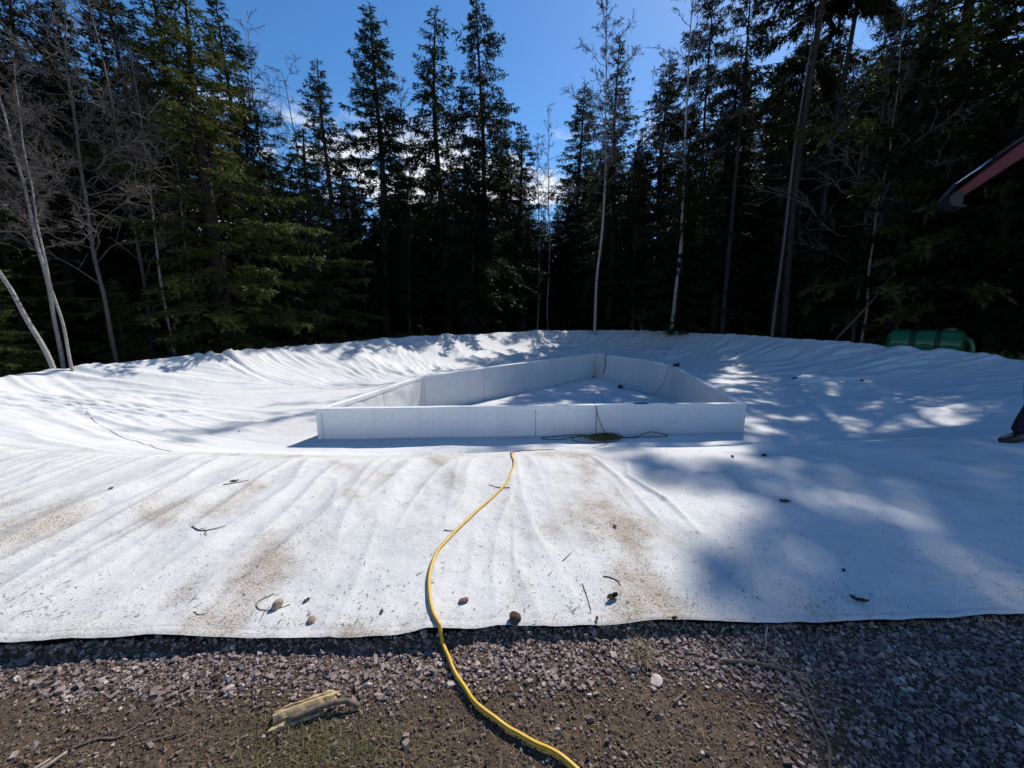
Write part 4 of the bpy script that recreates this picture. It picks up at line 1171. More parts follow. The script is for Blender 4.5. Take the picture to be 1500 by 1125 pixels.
for i, (x, y, L, W_, rz, cu, label) in enumerate([
        (0.57, 1.945, 0.075, 0.024, 0.4, 0.8, 'dark crumpled leaf on the sheet at the foot of the trodden path'),
        (1.96, 1.935, 0.085, 0.018, 2.6, 0.9, 'dark curled leaf on the shaded sheet near the hem'),
        (-1.16, 1.93, 0.040, 0.012, 0.9, 0.6, 'small dark leaf beside the tan stone on the sheet'),
        (0.45, 1.80, 0.036, 0.010, 1.2, 0.6, 'small dark leaf on the hem below the crumpled leaf'),
        (0.86, 1.80, 0.034, 0.012, 0.3, 0.9, 'tiny dark leaf on the hem under the soil-stained path'),
        (-0.70, 1.83, 0.026, 0.010, 2.0, 0.5, 'tiny brown leaf on the sheet short of the hose'),
        (2.35, 3.10, 0.085, 0.026, 2.9, 0.5, 'dark leaf in the middle of the shaded apron'),
        (2.95, 4.30, 0.08, 0.03, 0.4, 0.5, 'dark leaf near the crest in the shade of the trees'),
        (2.55, 4.25, 0.06, 0.022, 1.4, 0.5, 'smaller dark leaf near the crest beside a larger one'),
        (2.10, 2.20, 0.034, 0.012, 0.8, 0.5, 'small dark leaf on the shaded apron above the curled leaf'),
        (9.2, 12.4, 0.22, 0.09, 0.5, 0.6, 'large dark leaf on the far shaded slope below the green tank'),
        (10.3, 11.2, 0.14, 0.06, 0.9, 0.6, 'dark leaf on the shaded slope nearer the excavator'),
        (-2.60, 3.40, 0.07, 0.018, 0.2, 0.4, 'brown leaf beside a short twig on the wrinkled apron'),
        (-3.55, 3.20, 0.05, 0.018, 1.9, 0.4, 'small dark leaf on the far wrinkled side of the apron'),
        (0.77, 2.66, 0.035, 0.014, 2.2, 0.5, 'little round brown leaf beside the trodden path')]):
    leaf(x, y, fz(x, y), L, W_, rz, cu, label)
def twig(pts, r_, label, mat='stick', side=(), on=None, name='twig', cat='twig', lift=0.0):
    on = on or fz
    p = spline([(a, b, on(a, b) + r_ + lift + (c[0] if c else 0)) for a, b, *c in pts], 6)
    mb = MB(); mb.tube(p, np.linspace(r_, r_ * 0.55, len(p)), 6)
    for (t_, ang, l_) in side:
        k_ = int(t_ * (len(p) - 1)); d = p[min(k_ + 1, len(p) - 1)] - p[max(k_ - 1, 0)]
        a0 = math.atan2(d[1], d[0]) + ang
        e_ = p[k_] + np.array([math.cos(a0) * l_, math.sin(a0) * l_, 0.3 * r_])
        mb.tube([p[k_], (p[k_] + e_) / 2 + np.array([0, 0, r_]), e_], [r_ * 0.6, r_ * 0.5, r_ * 0.3], 5)
    o = mb.build(name, M[mat], smooth=True)
    tag(o, label, cat)
    return o
twig([(-1.37, 1.98), (-1.42, 1.91), (-1.38, 1.86), (-1.30, 1.855), (-1.235, 1.90)], 0.0028, 'thin dark twig curled round the tan stone on the sheet')
twig([(-1.345, 1.86), (-1.33, 1.81), (-1.325, 1.78)], 0.0022, 'short crooked twig below the tan stone')
twig([(-2.36, 2.62), (-2.27, 2.58), (-2.20, 2.60), (-2.12, 2.63)], 0.0045, 'forked brown twig on the wrinkled apron', side=((0.5, -1.2, 0.09), (0.3, 0.9, 0.05)))
twig([(-2.63, 3.30), (-2.55, 3.36), (-2.48, 3.43)], 0.0045, 'short straight twig beside the brown leaf on the apron')
twig([(0.42, 2.06), (0.425, 2.0), (0.43, 1.93), (0.432, 1.86)], 0.0030, 'upright thin twig on the sheet beside the crumpled leaf')
twig([(0.56, 2.13), (0.60, 2.12), (0.635, 2.09), (0.645, 2.05)], 0.0034, 'curved twig on the sheet above the crumpled leaf')
twig([(0.33, 2.27), (0.37, 2.32), (0.40, 2.36)], 0.0030, 'short slanting twig between hose and trodden path')
twig([(-0.02, 3.32), (-0.12, 3.36), (-0.22, 3.44)], 0.004, 'dark crooked twig beside the upper end of the yellow hose', side=((0.4, 0.8, 0.05),))
twig([(-0.50, 2.60), (-0.40, 2.60)], 0.0035, 'short dark twig touching the bend of the yellow hose')
twig([(-1.78, 1.93), (-1.775, 1.88)], 0.0022, 'tiny upright twig on the stained front of the sheet')
twig([(-0.95, 2.26), (-0.94, 2.21)], 0.0025, 'tiny dark twig in the middle of the apron')
twig([(-1.70, 1.82), (-1.66, 1.80), (-1.62, 1.815)], 0.0022, 'small pale bent twig near the hem')

g = np.random.default_rng(99)
n = 9500
y = 1.75 + g.random(n) ** 1.3 * 3.1; x = g.uniform(-1, 1, n) * (1.6 + 1.35 * y)
ok = (y > edge_y(x) + 0.015) & (g.random(n) < np.clip(0.35 + 0.9 * fbm(x * 1.1, y * 1.1, 151, 3) + 0.3 * np.exp(-((x - 0.75) / 0.4) ** 2) + 0.25 * (x < 0), 0.05, 1))
x, y = x[ok], y[ok]; n = len(x)
o = link('needle_litter', blades('needle_litter', x, y, fab_h(x, y) + 0.003, g.lognormal(math.log(0.012), 0.55, n), g.uniform(0.0008, 0.0028, n), g.uniform(0.0, 0.15, n), M['litter'], g))
tag(o, 'scattered needles, bark bits and soil specks on the white sheet', 'litter', kind='stuff')
n = 350
y = g.uniform(5, 24, n); x = g.uniform(-8, 12, n); _, s_, _v = polar(x, y)
ok = (s_ < -0.3) & (np.abs(box_sd(x, y)) > 0.2); x, y = x[ok], y[ok]; n = len(x)
o = link('needle_litter', blades('needle_litter_far', x, y, fab_h(x, y) + 0.006, g.uniform(0.02, 0.07, n), g.uniform(0.003, 0.012, n), g.uniform(0.0, 0.2, n), M['litter'], g))
tag(o, 'dark specks of blown litter over the basin floor and far slopes', 'litter', kind='stuff')

# ------------------------------------------------------------------ sticks, split wood on the soil
twig([(1.02, 1.60), (1.11, 1.595), (1.24, 1.565), (1.315, 1.53), (1.30, 1.45), (1.265, 1.36), (1.235, 1.24), (1.17, 1.15), (1.12, 1.05)], 0.0105, 'long crooked fallen branch lying in the shaded gravel', 'stick', ((0.55, 1.6, 0.16),), gz, 'fallen_branch', 'branch')
twig([(1.52, 1.64), (1.60, 1.61), (1.67, 1.56), (1.70, 1.49)], 0.006, 'thin straight stick in the gravel beyond the crooked branch', 'stick', (), gz, 'stick', 'stick')
twig([(1.35, 1.79), (1.315, 1.74), (1.28, 1.68)], 0.006, 'short pale stick lying by the sheet edge', 'palestick', (), gz, 'stick', 'stick', 0.006)
twig([(-1.78, 1.06), (-1.72, 1.14), (-1.69, 1.20)], 0.010, 'broken pinkish stick at the corner of the soil', 'palestick', ((0.3, 0.35, 0.08),), gz, 'stick', 'stick', 0.006)
twig([(-1.70, 1.215), (-1.64, 1.255), (-1.56, 1.262), (-1.52, 1.31), (-1.47, 1.335)], 0.0055, 'dark winding twig running on from the pinkish stick', 'stick', (), gz, 'twig', 'twig')
twig([(-1.44, 1.235), (-1.38, 1.262), (-1.31, 1.285)], 0.0042, 'slim dark twig on bare soil apart from the winding one', 'stick', (), gz, 'twig', 'twig', 0.004)
twig([(1.46, 1.10), (1.50, 1.04), (1.56, 0.97)], 0.008, 'short stick in deep shade near the crooked branch', 'stick', (), gz, 'stick', 'stick', 0.006)
twig([(0.70, 1.40), (0.735, 1.425), (0.775, 1.45)], 0.007, 'stubby dark bark strip on the soil below the pale stone', 'stick', (), gz, 'stick', 'stick', 0.004)
twig([(-0.28, 1.60), (-0.235, 1.535), (-0.225, 1.47), (-0.20, 1.42)], 0.0025, 'thin pale root running beside the yellow hose', 'palestick', (), gz, 'twig', 'twig', 0.004)

wood = tag(empty('split_firewood', (-0.87, 1.365, gz(-0.87, 1.365)), R(21)), 'split piece of yellowish firewood with a bark-edged splinter on the soil', 'firewood')
def splinter(name, L, prof, off, seed, z0=0.0):
    """a length of split wood: irregular section along local x with torn ends"""
    gg = np.random.default_rng(seed); prof = np.asarray(prof, float); k_ = len(prof); m = 14
    us = np.linspace(-0.5, 0.5, m); vs = []
    for i, u in enumerate(us):
        j = gg.normal(0, 0.0016, (k_, 2)); sc = 1.0 - 0.25 * max(0, abs(u) - 0.38) / 0.12
        ex = gg.normal(0, 0.010, k_) if i in (0, m - 1) else np.zeros(k_)
        vs.append(np.column_stack([u * L + ex, prof[:, 0] * sc + j[:, 0] + 0.01 * u, prof[:, 1] * sc + j[:, 1]]))
    v = np.vstack(vs) + np.array(off)
    i = np.arange(m - 1)[:, None] * k_; j = np.arange(k_)[None]; j2 = (j + 1) % k_
    mb = MB(); mb.add(np.vstack([v, v[:k_].mean(0)[None], v[-k_:].mean(0)[None]]), np.stack([i + j, i + k_ + j, i + k_ + j2, i + j2], -1).reshape(-1, 4),
       np.vstack([np.stack([np.full(k_, m * k_), np.arange(k_), (np.arange(k_) + 1) % k_], 1), np.stack([np.full(k_, m * k_ + 1), (m - 1) * k_ + (np.arange(k_) + 1) % k_, (m - 1) * k_ + np.arange(k_)], 1)]))
    return mb.build(name, M['wood'], wood)
splinter('split_block', 0.235, [(-0.030, 0.0), (0.034, 0.0), (0.038, 0.014), (0.016, 0.030), (0.012, 0.025), (-0.008, 0.034), (-0.026, 0.020)], (0, 0.012, 0.002), 1)
splinter('thin_splinter', 0.20, [(-0.010, 0.0), (0.012, 0.0), (0.010, 0.012), (-0.006, 0.014)], (-0.03, -0.036, 0.002), 2)
mb = MB(); mb.tube(spline([(-0.06, -0.03, 0.018), (0.06, -0.028, 0.030), (0.15, -0.036, 0.030), (0.21, -0.066, 0.014)], 5), np.linspace(0.013, 0.010, 16), 7)
mb.build('bark_strip', M['stick'], wood, smooth=True)
for i, (x, y) in enumerate([(-1.05, 1.27), (-0.78, 1.31), (-0.60, 1.38)]):
    pass

# ------------------------------------------------------------------ hose, cords and cables
hp = [(0.72, 0.30), (0.50, 0.85), (0.24, 1.14), (0.08, 1.24), (-0.03, 1.30), (-0.15, 1.38), (-0.21, 1.46), (-0.27, 1.54), (-0.32, 1.64), (-0.37, 1.73), (-0.425, 1.82), (-0.475, 1.97), (-0.505, 2.13), (-0.50, 2.32), (-0.43, 2.55),
      (-0.32, 2.80), (-0.18, 3.12), (-0.06, 3.42), (0.0, 3.75), (0.02, 4.0), (0.0, 4.20), (-0.005, 4.40)]
pts = []
for a, b in hp:
    d = b - float(edge_y(np.array([a]))[0])
    z = fz(a, b) if d > 0 else gz(a, b) + 0.010
    pts.append((a, b, z + 0.0105))
ps = spline(pts, 8)
on_sheet = ps[:, 1] - edge_y(ps[:, 0]) > 0
zf = np.where(on_sheet, fab_h(ps[:, 0], ps[:, 1]), ground_h(ps[:, 0], ps[:, 1]) + 0.008) + 0.0105
kz = np.ones(5) / 5
zf = np.maximum(np.convolve(np.pad(zf, 2, 'edge'), kz, 'valid'), np.where(on_sheet, zf, zf))
ps[:, 2] = zf
hose = tag(empty('water_hose', tuple(ps[0])), 'yellow hose snaking from the soil over the white sheet to the crest', 'hose')
o0 = ps[0].copy()
MB().tube(ps - o0, 0.0100, 10).build('hose_tube', M['hose'], hose, smooth=True)
MB().tube(ps + np.array([-0.0045, -0.003, 0.0072]) - o0, 0.0030, 5).build('hose_stripe', M['cord'], hose, smooth=True)
e_ = ps[-1] - o0
MB().tube([e_ + np.array([0, -0.02, 0.001]), e_ + np.array([0, 0.04, 0.002]), e_ + np.array([0.005, 0.07, 0.0])], [0.015, 0.015, 0.010], 8).build('hose_coupling', M['orange'], hose)

def cable(pts, r_, mat, name, label, cat='cable', n=10, sag=True):
    p = spline(pts, n)
    o = MB().tube(p, r_, 6).build(name, M[mat], smooth=True)
    tag(o, label, cat)
    return o
def onf(x, y, lift=0.008): return (x, y, fz(x, y) + lift)
cable([onf(0.0, 4.48), onf(0.14, 4.60), onf(0.34, 4.74), onf(0.52, 4.84), onf(0.66, 5.05), onf(0.86, 5.5), onf(1.25, 5.95), onf(1.56, 6.15), onf(1.60, 6.35), onf(1.42, 6.45)], 0.006, 'cord', 'supply_cord', 'thin dark cord running from the hose end over the crest to the coil', 'cord')
# the heap of cord by the frame: a tight bundle and two loose loops
coil = tag(empty('cord_coil', (1.62, 6.50, fz(1.62, 6.50))), 'heaped olive extension cord with loose loops at the foot of the white frame', 'cord')
gg = np.random.default_rng(5); c0 = np.array([1.62, 6.50, fz(1.62, 6.50)])
t = np.linspace(0, 2 * math.pi * 15, 15 * 26)
rx = 0.20 + 0.10 * np.sin(t * 0.37 + 1) + 0.03 * np.sin(t * 1.7); ry = 0.085 + 0.045 * np.sin(t * 0.29)
b_ = np.column_stack([0.05 * np.sin(t * 0.21) + rx * np.cos(t), 0.035 * np.cos(t * 0.17) + ry * np.sin(t), 0.012 + 0.035 * (t / t[-1]) + 0.022 * np.sin(t * 0.83) ** 2])
MB().tube(b_, 0.0075, 5).build('coiled_bundle', M['cord'], coil, smooth=True)
def fl(x, y, l=0.010): return (x - c0[0], y - c0[1], fz(x, y) + l - c0[2])
MB().tube(spline([fl(1.5, 6.58, .04), fl(1.1, 6.66, .03), fl(0.75, 6.60), fl(0.52, 6.52), fl(0.60, 6.44), fl(0.85, 6.46), fl(1.15, 6.58, .02), fl(1.45, 6.50, .05)], 8), 0.0075, 5).build('loose_loop', M['cord'], coil, smooth=True)
MB().tube(spline([fl(1.55, 6.60, .05), fl(1.2, 6.62, .02), fl(1.05, 6.48), fl(1.15, 6.34), fl(1.45, 6.27), fl(1.75, 6.30), fl(1.85, 6.42, .02), fl(1.7, 6.52, .05)], 8), 0.0075, 5).build('loose_loop', M['cord'], coil, smooth=True)
MB().tube(spline([fl(1.75, 6.52, .05), fl(2.05, 6.55), fl(2.25, 6.62), fl(2.5, 6.74, .05), fl(2.75, 6.70, .02), fl(2.76, 6.60), fl(2.5, 6.56), fl(2.1, 6.52), fl(1.8, 6.46, .03)], 8), 0.0075, 5).build('loose_loop', M['cord'], coil, smooth=True)

yn = lambda x: 6.52 + (x + 3.34) * (6.94 - 6.52) / 7.59           # near side of the frame
cable([(1.70, 6.50, fz(1.7, 6.5) + 0.04), (1.64, yn(1.64) - 0.10, -0.36), (1.57, yn(1.57) - 0.085, -0.20), (1.52, yn(1.52) - 0.082, -0.05), (1.50, yn(1.5) - 0.075, 0.055), (1.50, yn(1.5), 0.072), (1.51, yn(1.5) + 0.075, 0.05),
       (1.6, yn(1.6) + 0.12, -0.5), (1.75, yn(1.75) + 0.35, POOL + 0.03), (2.3, 9.6, POOL + 0.03), (2.75, 11.3, POOL + 0.03), (3.05, 12.8, POOL + 0.04)], 0.0055, 'black', 'power_cable', 'thin dark cable climbing from the coil over the near side of the frame')
cable([(5.10, 12.15, 0.085), (4.98, 12.15, 0.06), (4.93, 12.2, -0.25), (4.84, 12.3, -0.62), (4.70, 12.5, POOL + 0.06), (4.55, 12.75, POOL + 0.03), (4.42, 13.1, POOL + 0.03), (4.25, 13.45, POOL + 0.03), (3.9, 13.75, POOL + 0.03)], 0.0075, 'black', 'pump_cable', 'dark sagging cable hanging from the far side of the frame to its floor')
pump = tag(empty('pump', (3.85, 13.75, POOL + 0.02)), 'small dark pump on the frame floor at the end of the sagging cable', 'pump')
MB().lathe([(-0.01, 0.0), (-0.01, 0.05), (0.14, 0.055), (0.16, 0.04), (0.18, 0.0)], 12, Matrix.Translation((0, 0, 0.055)) @ Matrix.Rotation(-0.3, 4, 'Z')).build('pump_body', M['black'], pump)
MB().tube([(0.02, 0, 0.10), (0.06, 0, 0.15), (0.12, 0, 0.10)], 0.012, 6).build('handle', M['black'], pump, smooth=True)
plug = tag(empty('cable_clamp', (5.21, 12.15, 0.066), 0.2), 'dark clamp gripping the cable on top of the frame', 'clamp')
MB().box((0, 0, 0.045), (0.17, 0.13, 0.09)).build('clamp_body', M['black'], plug, bevel=0.02)
MB().tube([(0.05, 0, 0.09), (0.12, 0.05, 0.12), (0.16, 0.08, 0.07)], 0.016, 6).build('clamp_lever', M['black'], plug, smooth=True)
bar = tag(empty('hand_tool', (2.33, yn(2.33), 0.071), 0.06), 'short black hand tool lying on the near capping of the frame', 'tool')
MB().box((-0.04, 0, 0.015), (0.17, 0.035, 0.028)).build('tool_handle', M['black'], bar, bevel=0.008)
MB().tube([(0.045, 0, 0.014), (0.10, 0.005, 0.018), (0.135, -0.015, 0.012)], [0.008, 0.010, 0.006], 7).build('tool_head', M['steel'], bar, smooth=True)
def far_pt(t, off, z):      # along the far right-hand side of the frame
    a = np.array(BOX[2]); b = np.array(BOX[3]); e = (b - a) / np.linalg.norm(b - a); n_ = np.array([-e[1], e[0]])
    p = a + e * t - n_ * off
    return (p[0], p[1], z)
cable([far_pt(0.75, -0.12, -0.1), far_pt(0.75, -0.07, 0.075), far_pt(0.75, 0.075, 0.06), far_pt(0.76, 0.10, -0.2), far_pt(0.78, 0.10, -0.4), far_pt(0.72, 0.11, -0.62), far_pt(0.66, 0.11, -0.72)], 0.014, 'black', 'hanging_strap', 'short dark strap hanging over the farthest corner side of the frame', 'strap')

# ------------------------------------------------------------------ green tank beyond the rim
ta = np.array([13.75, 14.25]); tb = np.array([15.0, 12.75]); tm = (ta + tb) / 2; tdir = (tb - ta) / np.linalg.norm(tb - ta)
tz = gz(tm[0], tm[1])
tank = tag(empty('plastic_tank', (tm[0], tm[1], tz), math.atan2(tdir[1], tdir[0])), 'dark green ribbed plastic tank lying behind the far bank', 'tank')
TR = 0.50; TL = 1.95
mt = Matrix.Translation((0, 0, TR - 0.03))
prof = [(-TL / 2, 0.0), (-TL / 2 + 0.01, 0.22), (-TL / 2 + 0.07, 0.37), (-TL / 2 + 0.17, 0.455)]
for s0 in (-0.83, -0.22, 0.36):
    prof += [(s0 - 0.02, 0.455), (s0 + 0.04, TR), (s0 + 0.46, TR), (s0 + 0.51, 0.455)]
prof += [(TL / 2 - 0.11, 0.455), (TL / 2 - 0.05, 0.36), (TL / 2, 0.2), (TL / 2 + 0.01, 0.0)]
MB().lathe(prof, 40, mt).build('tank_shell', M['tank'], tank, smooth=False).modifiers.new('bevel', 'BEVEL').width = 0.02
for s0 in (-0.285, 0.305):
    MB().lathe([(s0 - 0.028, 0.45), (s0 - 0.028, 0.485), (s0 + 0.028, 0.485), (s0 + 0.028, 0.45)], 40, mt).build('strap', M['black'], tank)
for s0 in (-0.6, 0.02, 0.62):
    MB().tube([(s0 - 0.15, -TR - 0.004, TR - 0.02), (s0 + 0.15, -TR - 0.004, TR - 0.02)], 0.018, 6).build('moulded_rib', M['tank'], tank)
nk = MB().tube([(0.55, 0.1, TR + 0.38), (0.55, 0.1, TR + 0.51)], 0.17, 20).build('manhole_neck', M['tank'], tank)
MB().tube([(0.55, 0.1, TR + 0.512), (0.55, 0.1, TR + 0.54)], 0.185, 20).build('lid', M['black'], nk)
MB().tube(spline([(TL / 2 - 0.1, -0.22, TR + 0.2), (TL / 2 + 0.06, -0.32, TR + 0.14), (TL / 2 + 0.14, -0.35, TR - 0.12), (TL / 2 + 0.14, -0.35, 0.05)], 6), 0.07, 10).build('inlet_pipe', M['tank'], tank, smooth=True)

# ------------------------------------------------------------------ excavator at the edge of the clearing
exo = Vector((19.6, 8.0, gz(19.6, 8.0)))
elbow = Vector((14.25, 10.66, 6.78)); stick_end = Vector((12.47, 11.55, 4.98))
exc = tag(empty('excavator', exo), 'red excavator with its dark-linked arm raised before the spruces', 'excavator')
fwd = Vector((elbow.x - exo.x, elbow.y - exo.y, 0)).normalized(); side = Vector((-fwd.y, fwd.x, 0))
def E_(f, s, z): return tuple(fwd * f + side * s + Vector((0, 0, z)))
rotm = Matrix.Rotation(math.atan2(fwd.y, fwd.x), 4, 'Z')
for s in (-0.85, 0.85):
    o = MB(); outline = []
    for a in np.linspace(math.pi / 2, 3 * math.pi / 2, 8): outline.append((-1.05 + 0.36 * math.cos(a), 0.37 + 0.36 * math.sin(a)))
    for a in np.linspace(-math.pi / 2, math.pi / 2, 8): outline.append((1.05 + 0.36 * math.cos(a), 0.37 + 0.36 * math.sin(a)))
    o.prism(outline, 0.45, Matrix.Translation(side * s) @ rotm); tr_ = o.build('track', M['black'], exc)
    for f in np.linspace(-1.05, 1.05, 5):
        MB().lathe([(-0.25, 0.0), (-0.25, 0.2), (0.25, 0.2), (0.25, 0)], 14, Matrix.Translation(E_(f, s, 0.34)) @ rotm @ Matrix.Rotation(math.pi / 2, 4, 'Z')).build('wheel', M['steel'], tr_)
MB().box((0, 0, 0.62), (1.7, 1.3, 0.4), rotm).build('undercarriage', M['steel'], exc, bevel=0.04)
MB().box(E_(-0.75, 0, 1.32), (2.2, 2.2, 0.95), rotm).build('engine_house', M['red'], exc, bevel=0.12)
cab = MB().box(E_(0.35, 0.62, 1.75), (1.35, 0.95, 1.65), rotm).build('cab', M['steel'], exc, bevel=0.08)
MB().box(E_(1.035, 0.62, 1.95), (0.02, 0.78, 1.05), rotm).build('windscreen', M['glass'], cab)
MB().box(E_(0.4, 1.105, 1.95), (1.0, 0.02, 1.0), rotm).build('side_window', M['glass'], cab)
def beam(name, pts, w0, w1, thick, mat, bevel=0.03):
    """a boxy arm through pts (world), tall in the vertical plane"""
    p = np.array([tuple(Vector(q) - exo) for q in pts]); m = len(p)
    t_ = np.gradient(p, axis=0); t_ /= np.linalg.norm(t_, axis=1)[:, None]
    sd = np.array(side); up = np.cross(sd, t_); up /= np.linalg.norm(up, axis=1)[:, None]
    if up[:, 2].mean() < 0: up = -up
    w = np.linspace(w0, w1, m) if np.isscalar(w0) else np.asarray(w0)
    vs = []
    for i in range(m):
        for a, b in ((-1, -1), (1, -1), (1, 1), (-1, 1)):
            vs.append(p[i] + sd * a * thick / 2 + up[i] * b * w[i] / 2)
    i = np.arange(m - 1)[:, None] * 4; j = np.arange(4)[None]; j2 = (j + 1) % 4
    mb = MB(); mb.add(vs, np.vstack([np.stack([i + j, i + 4 + j, i + 4 + j2, i + j2], -1).reshape(-1, 4), [[0, 1, 2, 3]], [[(m - 1) * 4 + 3, (m - 1) * 4 + 2, (m - 1) * 4 + 1, (m - 1) * 4]]]))
    return mb.build(name, M[mat], exc, bevel=bevel)
foot = exo + Vector(E_(0.9, -0.2, 1.3)); knee = foot.lerp(elbow, 0.58) + Vector((0, 0, 0.55))
bpts = [tuple(foot), tuple(foot.lerp(knee, 0.55) + Vector((0, 0, 0.12))), tuple(knee), tuple(knee.lerp(elbow, 0.5) + Vector((0, 0, 0.05))), tuple(elbow)]
beam('boom', spline(bpts, 4), np.interp(np.linspace(0, 1, 17), [0, .5, 1], [0.32, 0.40, 0.24]), 0, 0.28, 'red')
sdir = (stick_end - elbow).normalized()
heel = elbow - sdir * 0.55 + Vector((0, 0, 0.16))
beam('stick', [tuple(heel), tuple(elbow), tuple(elbow.lerp(stick_end, 0.5)), tuple(stick_end)], np.array([0.20, 0.38, 0.34, 0.22]), 0, 0.24, 'red')
def rod(name, a, b, r_, mat, frac=(0, 1)):
    a_, b_ = Vector(a) - exo, Vector(b) - exo
    return MB().tube([tuple(a_.lerp(b_, frac[0])), tuple(a_.lerp(b_, frac[1]))], r_, 12).build(name, M[mat], exc, smooth=True)
up_ = Vector((0, 0, 1))
rod('stick_cylinder', knee + up_ * 0.42, heel, 0.075, 'steel', (0, 0.55)); rod('stick_cylinder_rod', knee + up_ * 0.42, heel, 0.04, 'chrome', (0.55, 1))
for s in (-0.30, 0.30):
    rod('boom_cylinder', exo + Vector(E_(1.25, s - 0.2, 0.95)), knee + side * s - up_ * 0.05, 0.07, 'steel', (0, 0.6))
    rod('boom_cylinder_rod', exo + Vector(E_(1.25, s - 0.2, 0.95)), knee + side * s - up_ * 0.05, 0.04, 'chrome', (0.6, 1))
bt = elbow.lerp(stick_end, 0.12) + up_ * 0.30; bl = stick_end + up_ * 0.28 + fwd * 0.10
rod('bucket_cylinder', bt, bl, 0.05, 'steel', (0, 0.62)); rod('bucket_cylinder_rod', bt, bl, 0.028, 'chrome', (0.62, 1))
rod('bucket_link', bl, stick_end + sdir * 0.22 + fwd * 0.2, 0.05, 'steel')
bo = MB(); prof = [(-0.08, 0.08), (0.13, 0.08), (0.20, -0.05), (0.18, -0.20), (0.07, -0.30), (-0.08, -0.32)]
bo.prism(prof, 0.62, Matrix.Translation(stick_end + sdir * 0.08 - exo) @ rotm)
buck = bo.build('bucket', M['steel'], exc, bevel=0.01)
for s in np.linspace(-0.25, 0.25, 4):
    MB().box(Vector(stick_end + sdir * 0.08 - exo) + fwd * -0.08 + side * s + up_ * -0.30, (0.16, 0.07, 0.05), rotm).build('tooth', M['steel'], buck)

# ------------------------------------------------------------------ the person at the picture's edge
def skin_body(name, chains, mat_of, parent, mats, levels=2):
    """chains: list of [(x,y,z,r), ...]; a chain may start with an int = index of an earlier vertex"""
    vs, es, rs = [], [], []
    for ch in chains:
        prev = None
        for c in ch:
            if isinstance(c, int): prev = c; continue
            vs.append(c[:3]); rs.append(c[3] if len(c) == 4 else (c[3], c[4])); i = len(vs) - 1
            if prev is not None: es.append((prev, i))
            prev = i
    me = bpy.data.meshes.new(name); me.from_pydata(vs, es, [])
    o = link(name, me, parent)
    md = o.modifiers.new('skin', 'SKIN'); md.use_smooth_shade = True
    sv = me.skin_vertices[0].data
    for i, r_ in enumerate(rs):
        sv[i].radius = (r_, r_) if np.isscalar(r_) else r_
    sv[0].use_root = True
    sb = o.modifiers.new('sub', 'SUBSURF'); sb.levels = levels; sb.render_levels = levels
    dg = bpy.context.evaluated_depsgraph_get()
    me2 = bpy.data.meshes.new_from_object(o.evaluated_get(dg))
    o.modifiers.clear(); o.data = me2
    me2.materials.clear()
    for m in mats: me2.materials.append(m)
    for p in me2.polygons:
        p.material_index = mat_of(p.center); p.use_smooth = True
    return o
px_, py_ = 6.83, 4.88
person = tag(empty('person', (px_, py_, fz(px_, py_) + 0.005), math.pi / 2), 'person in dark trousers and black shoes standing on the sheet at the picture edge', 'person')
# local frame: faces +Y, X to the side
ch = [[(0, 0, 0.98, 0.135), (0, 0.0, 1.12, 0.14), (0, 0.01, 1.28, 0.15), (0, 0.0, 1.42, 0.125), (0, 0.0, 1.50, 0.058), (0, 0.02, 1.56, 0.056), (0, 0.03, 1.63, 0.085), (0, 0.03, 1.71, 0.092), (0, 0.02, 1.77, 0.06)],
      [0, (-0.10, 0.01, 0.90, 0.105), (-0.11, 0.20, 0.53, 0.074), (-0.11, 0.28, 0.30, 0.080), (-0.11, 0.33, 0.10, 0.082)],
      [0, (0.10, 0.0, 0.90, 0.105), (0.12, -0.06, 0.52, 0.072), (0.12, -0.12, 0.30, 0.066), (0.12, -0.18, 0.10, 0.062)],
      [3, (-0.17, 0.0, 1.40, 0.07), (-0.23, -0.08, 1.14, 0.05), (-0.24, -0.10, 0.92, 0.036), (-0.235, -0.10, 0.84, 0.040)],
      [3, (0.17, 0.0, 1.40, 0.07), (0.24, -0.09, 1.14, 0.05), (0.24, -0.13, 0.93, 0.036), (0.235, -0.14, 0.85, 0.040)]]
def bodymat(c):
    if c.z > 1.49: return 2 if (c.z < 1.735 and c.y > -0.02) or c.z < 1.57 else 3
    if abs(c.x) > 0.19 and c.z < 0.93: return 2
    return 1 if c.z > 0.97 else 0
body = skin_body('body', ch, bodymat, person, [M['navy'], M['jacket'], M['skin'], M['hair']])
for s, hx, hy, hz in ((-1, -0.235, -0.10, 0.84), (1, 0.235, -0.14, 0.85)):
    for k_, (dx, L) in enumerate(((-0.026, 0.062), (-0.009, 0.072), (0.009, 0.068), (0.025, 0.054))):
        MB().tube([(hx, hy + dx, hz - 0.02), (hx - s * 0.004, hy + dx * 1.1 + 0.004, hz - 0.05), (hx - s * 0.014, hy + dx * 1.1 + 0.012, hz - 0.05 - L * 0.55), (hx - s * 0.030, hy + dx + 0.016, hz - 0.05 - L)], [0.010, 0.0095, 0.0085, 0.006], 7).build('finger', M['skin'], person, smooth=True)
    MB().tube([(hx, hy + 0.02, hz + 0.01), (hx - s * 0.012, hy + 0.048, hz - 0.02), (hx - s * 0.022, hy + 0.056, hz - 0.058)], [0.012, 0.0105, 0.007], 7).build('thumb', M['skin'], person, smooth=True)
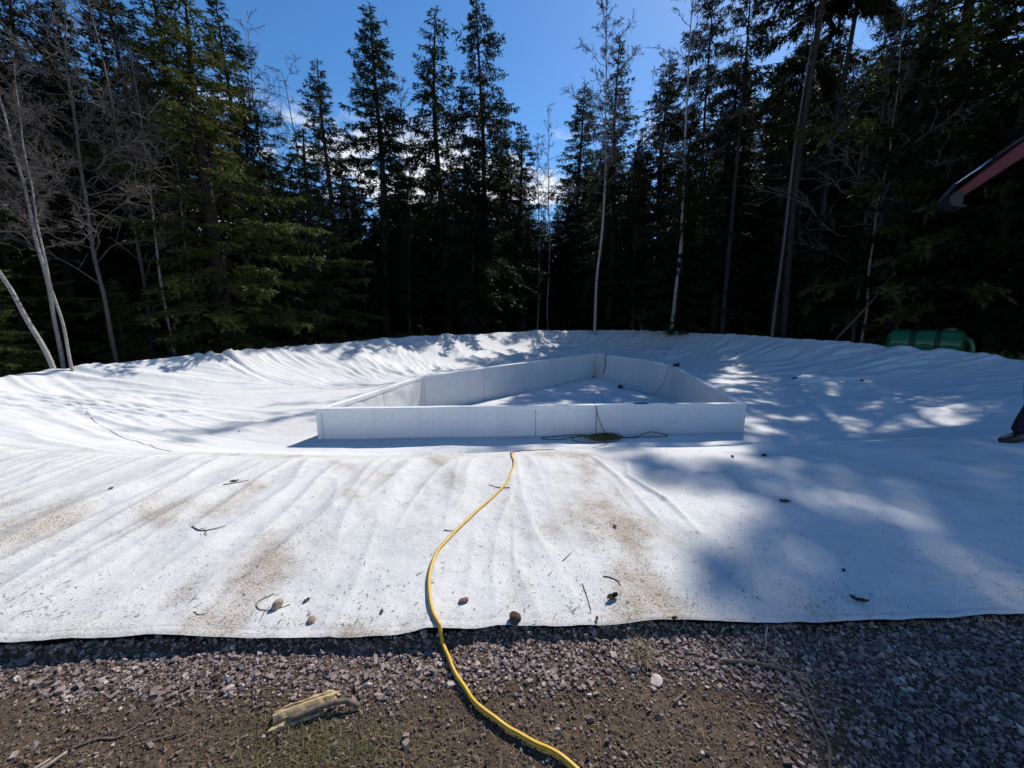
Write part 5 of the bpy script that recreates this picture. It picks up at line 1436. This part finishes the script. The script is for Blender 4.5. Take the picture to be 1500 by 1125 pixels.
for s in (-1, 1):
    MB().lathe([(-0.011, 0.0), (-0.008, 0.009), (0.0, 0.012), (0.008, 0.009), (0.011, 0)], 10, Matrix.Translation((s * 0.032, 0.112, 1.685)) @ Matrix.Rotation(math.pi / 2, 4, 'Z')).build('eye', M['black'], person, smooth=True)
    MB().lathe([(-0.008, 0.01), (-0.010, 0.026), (0.006, 0.03), (0.008, 0.012)], 10, Matrix.Translation((s * 0.092, 0.02, 1.675))).build('ear', M['skin'], person, smooth=True)
MB().tube([(0, 0.112, 1.695), (0, 0.132, 1.662), (0, 0.118, 1.650)], [0.010, 0.016, 0.010], 8).build('nose', M['skin'], person, smooth=True)
MB().tube([(-0.024, 0.104, 1.620), (0, 0.113, 1.618), (0.024, 0.104, 1.620)], [0.004, 0.007, 0.004], 6).build('mouth', M['skin'], person, smooth=True)
def shoe(x, y, rot):
    us = np.linspace(0, 1, 14); vs = []; k_ = 14
    for u in us:
        yy = -0.10 + 0.31 * u
        wd = 0.038 + 0.014 * math.sin(math.pi * min(1, u * 1.05)) + 0.006 * (u > 0.5)
        wd *= 1.0 if u < 0.86 else math.sqrt(max(0.04, 1 - ((u - 0.86) / 0.145) ** 2))
        ht = np.interp(u, [0, 0.12, 0.35, 0.5, 0.8, 0.95, 1], [0.085, 0.125, 0.125, 0.092, 0.066, 0.05, 0.022])
        for a in np.linspace(0, 2 * math.pi, k_, endpoint=False):
            cx, cz = math.cos(a), math.sin(a)
            vs.append((wd * np.sign(cx) * abs(cx) ** 0.7, yy, (ht / 2 + ht / 2 * np.sign(cz) * abs(cz) ** 0.6)))
    i = np.arange(13)[:, None] * k_; j = np.arange(k_)[None]; j2 = (j + 1) % k_
    n0 = len(vs); v = np.vstack([vs, np.mean(vs[:k_], 0)[None], np.mean(vs[-k_:], 0)[None]])
    jj = np.arange(k_)
    mb = MB(); mb.add(v, np.stack([i + j, i + j2, i + k_ + j2, i + k_ + j], -1).reshape(-1, 4), np.vstack([np.stack([np.full(k_, n0), (jj + 1) % k_, jj], 1), np.stack([np.full(k_, n0 + 1), 13 * k_ + jj, 13 * k_ + (jj + 1) % k_], 1)]))
    o = mb.build('shoe', M['shoe'], person, smooth=True); o.location = (x, y, 0.0); o.rotation_euler = (0, 0, rot)
    mb = MB(); outl = [(0.052 * math.cos(a) * (1.0 if math.sin(a) > 0 else 0.85), 0.055 + 0.162 * math.sin(a)) for a in np.linspace(0, 2 * math.pi, 24, endpoint=False)]
    vs = [(a, b, -0.004) for a, b in outl] + [(a, b, 0.022) for a, b in outl]
    q = [[i, (i + 1) % 24, (i + 1) % 24 + 24, i + 24] for i in range(24)]
    vs += [(0, 0.055, -0.004), (0, 0.055, 0.022)]
    tr_ = [[48, (i + 1) % 24, i] for i in range(24)] + [[49, i + 24, (i + 1) % 24 + 24] for i in range(24)]
    mb.add(vs, q, tr_); mb.build('sole', M['black'], o)
shoe(-0.11, 0.35, 0.08); shoe(0.12, -0.18, -0.12)
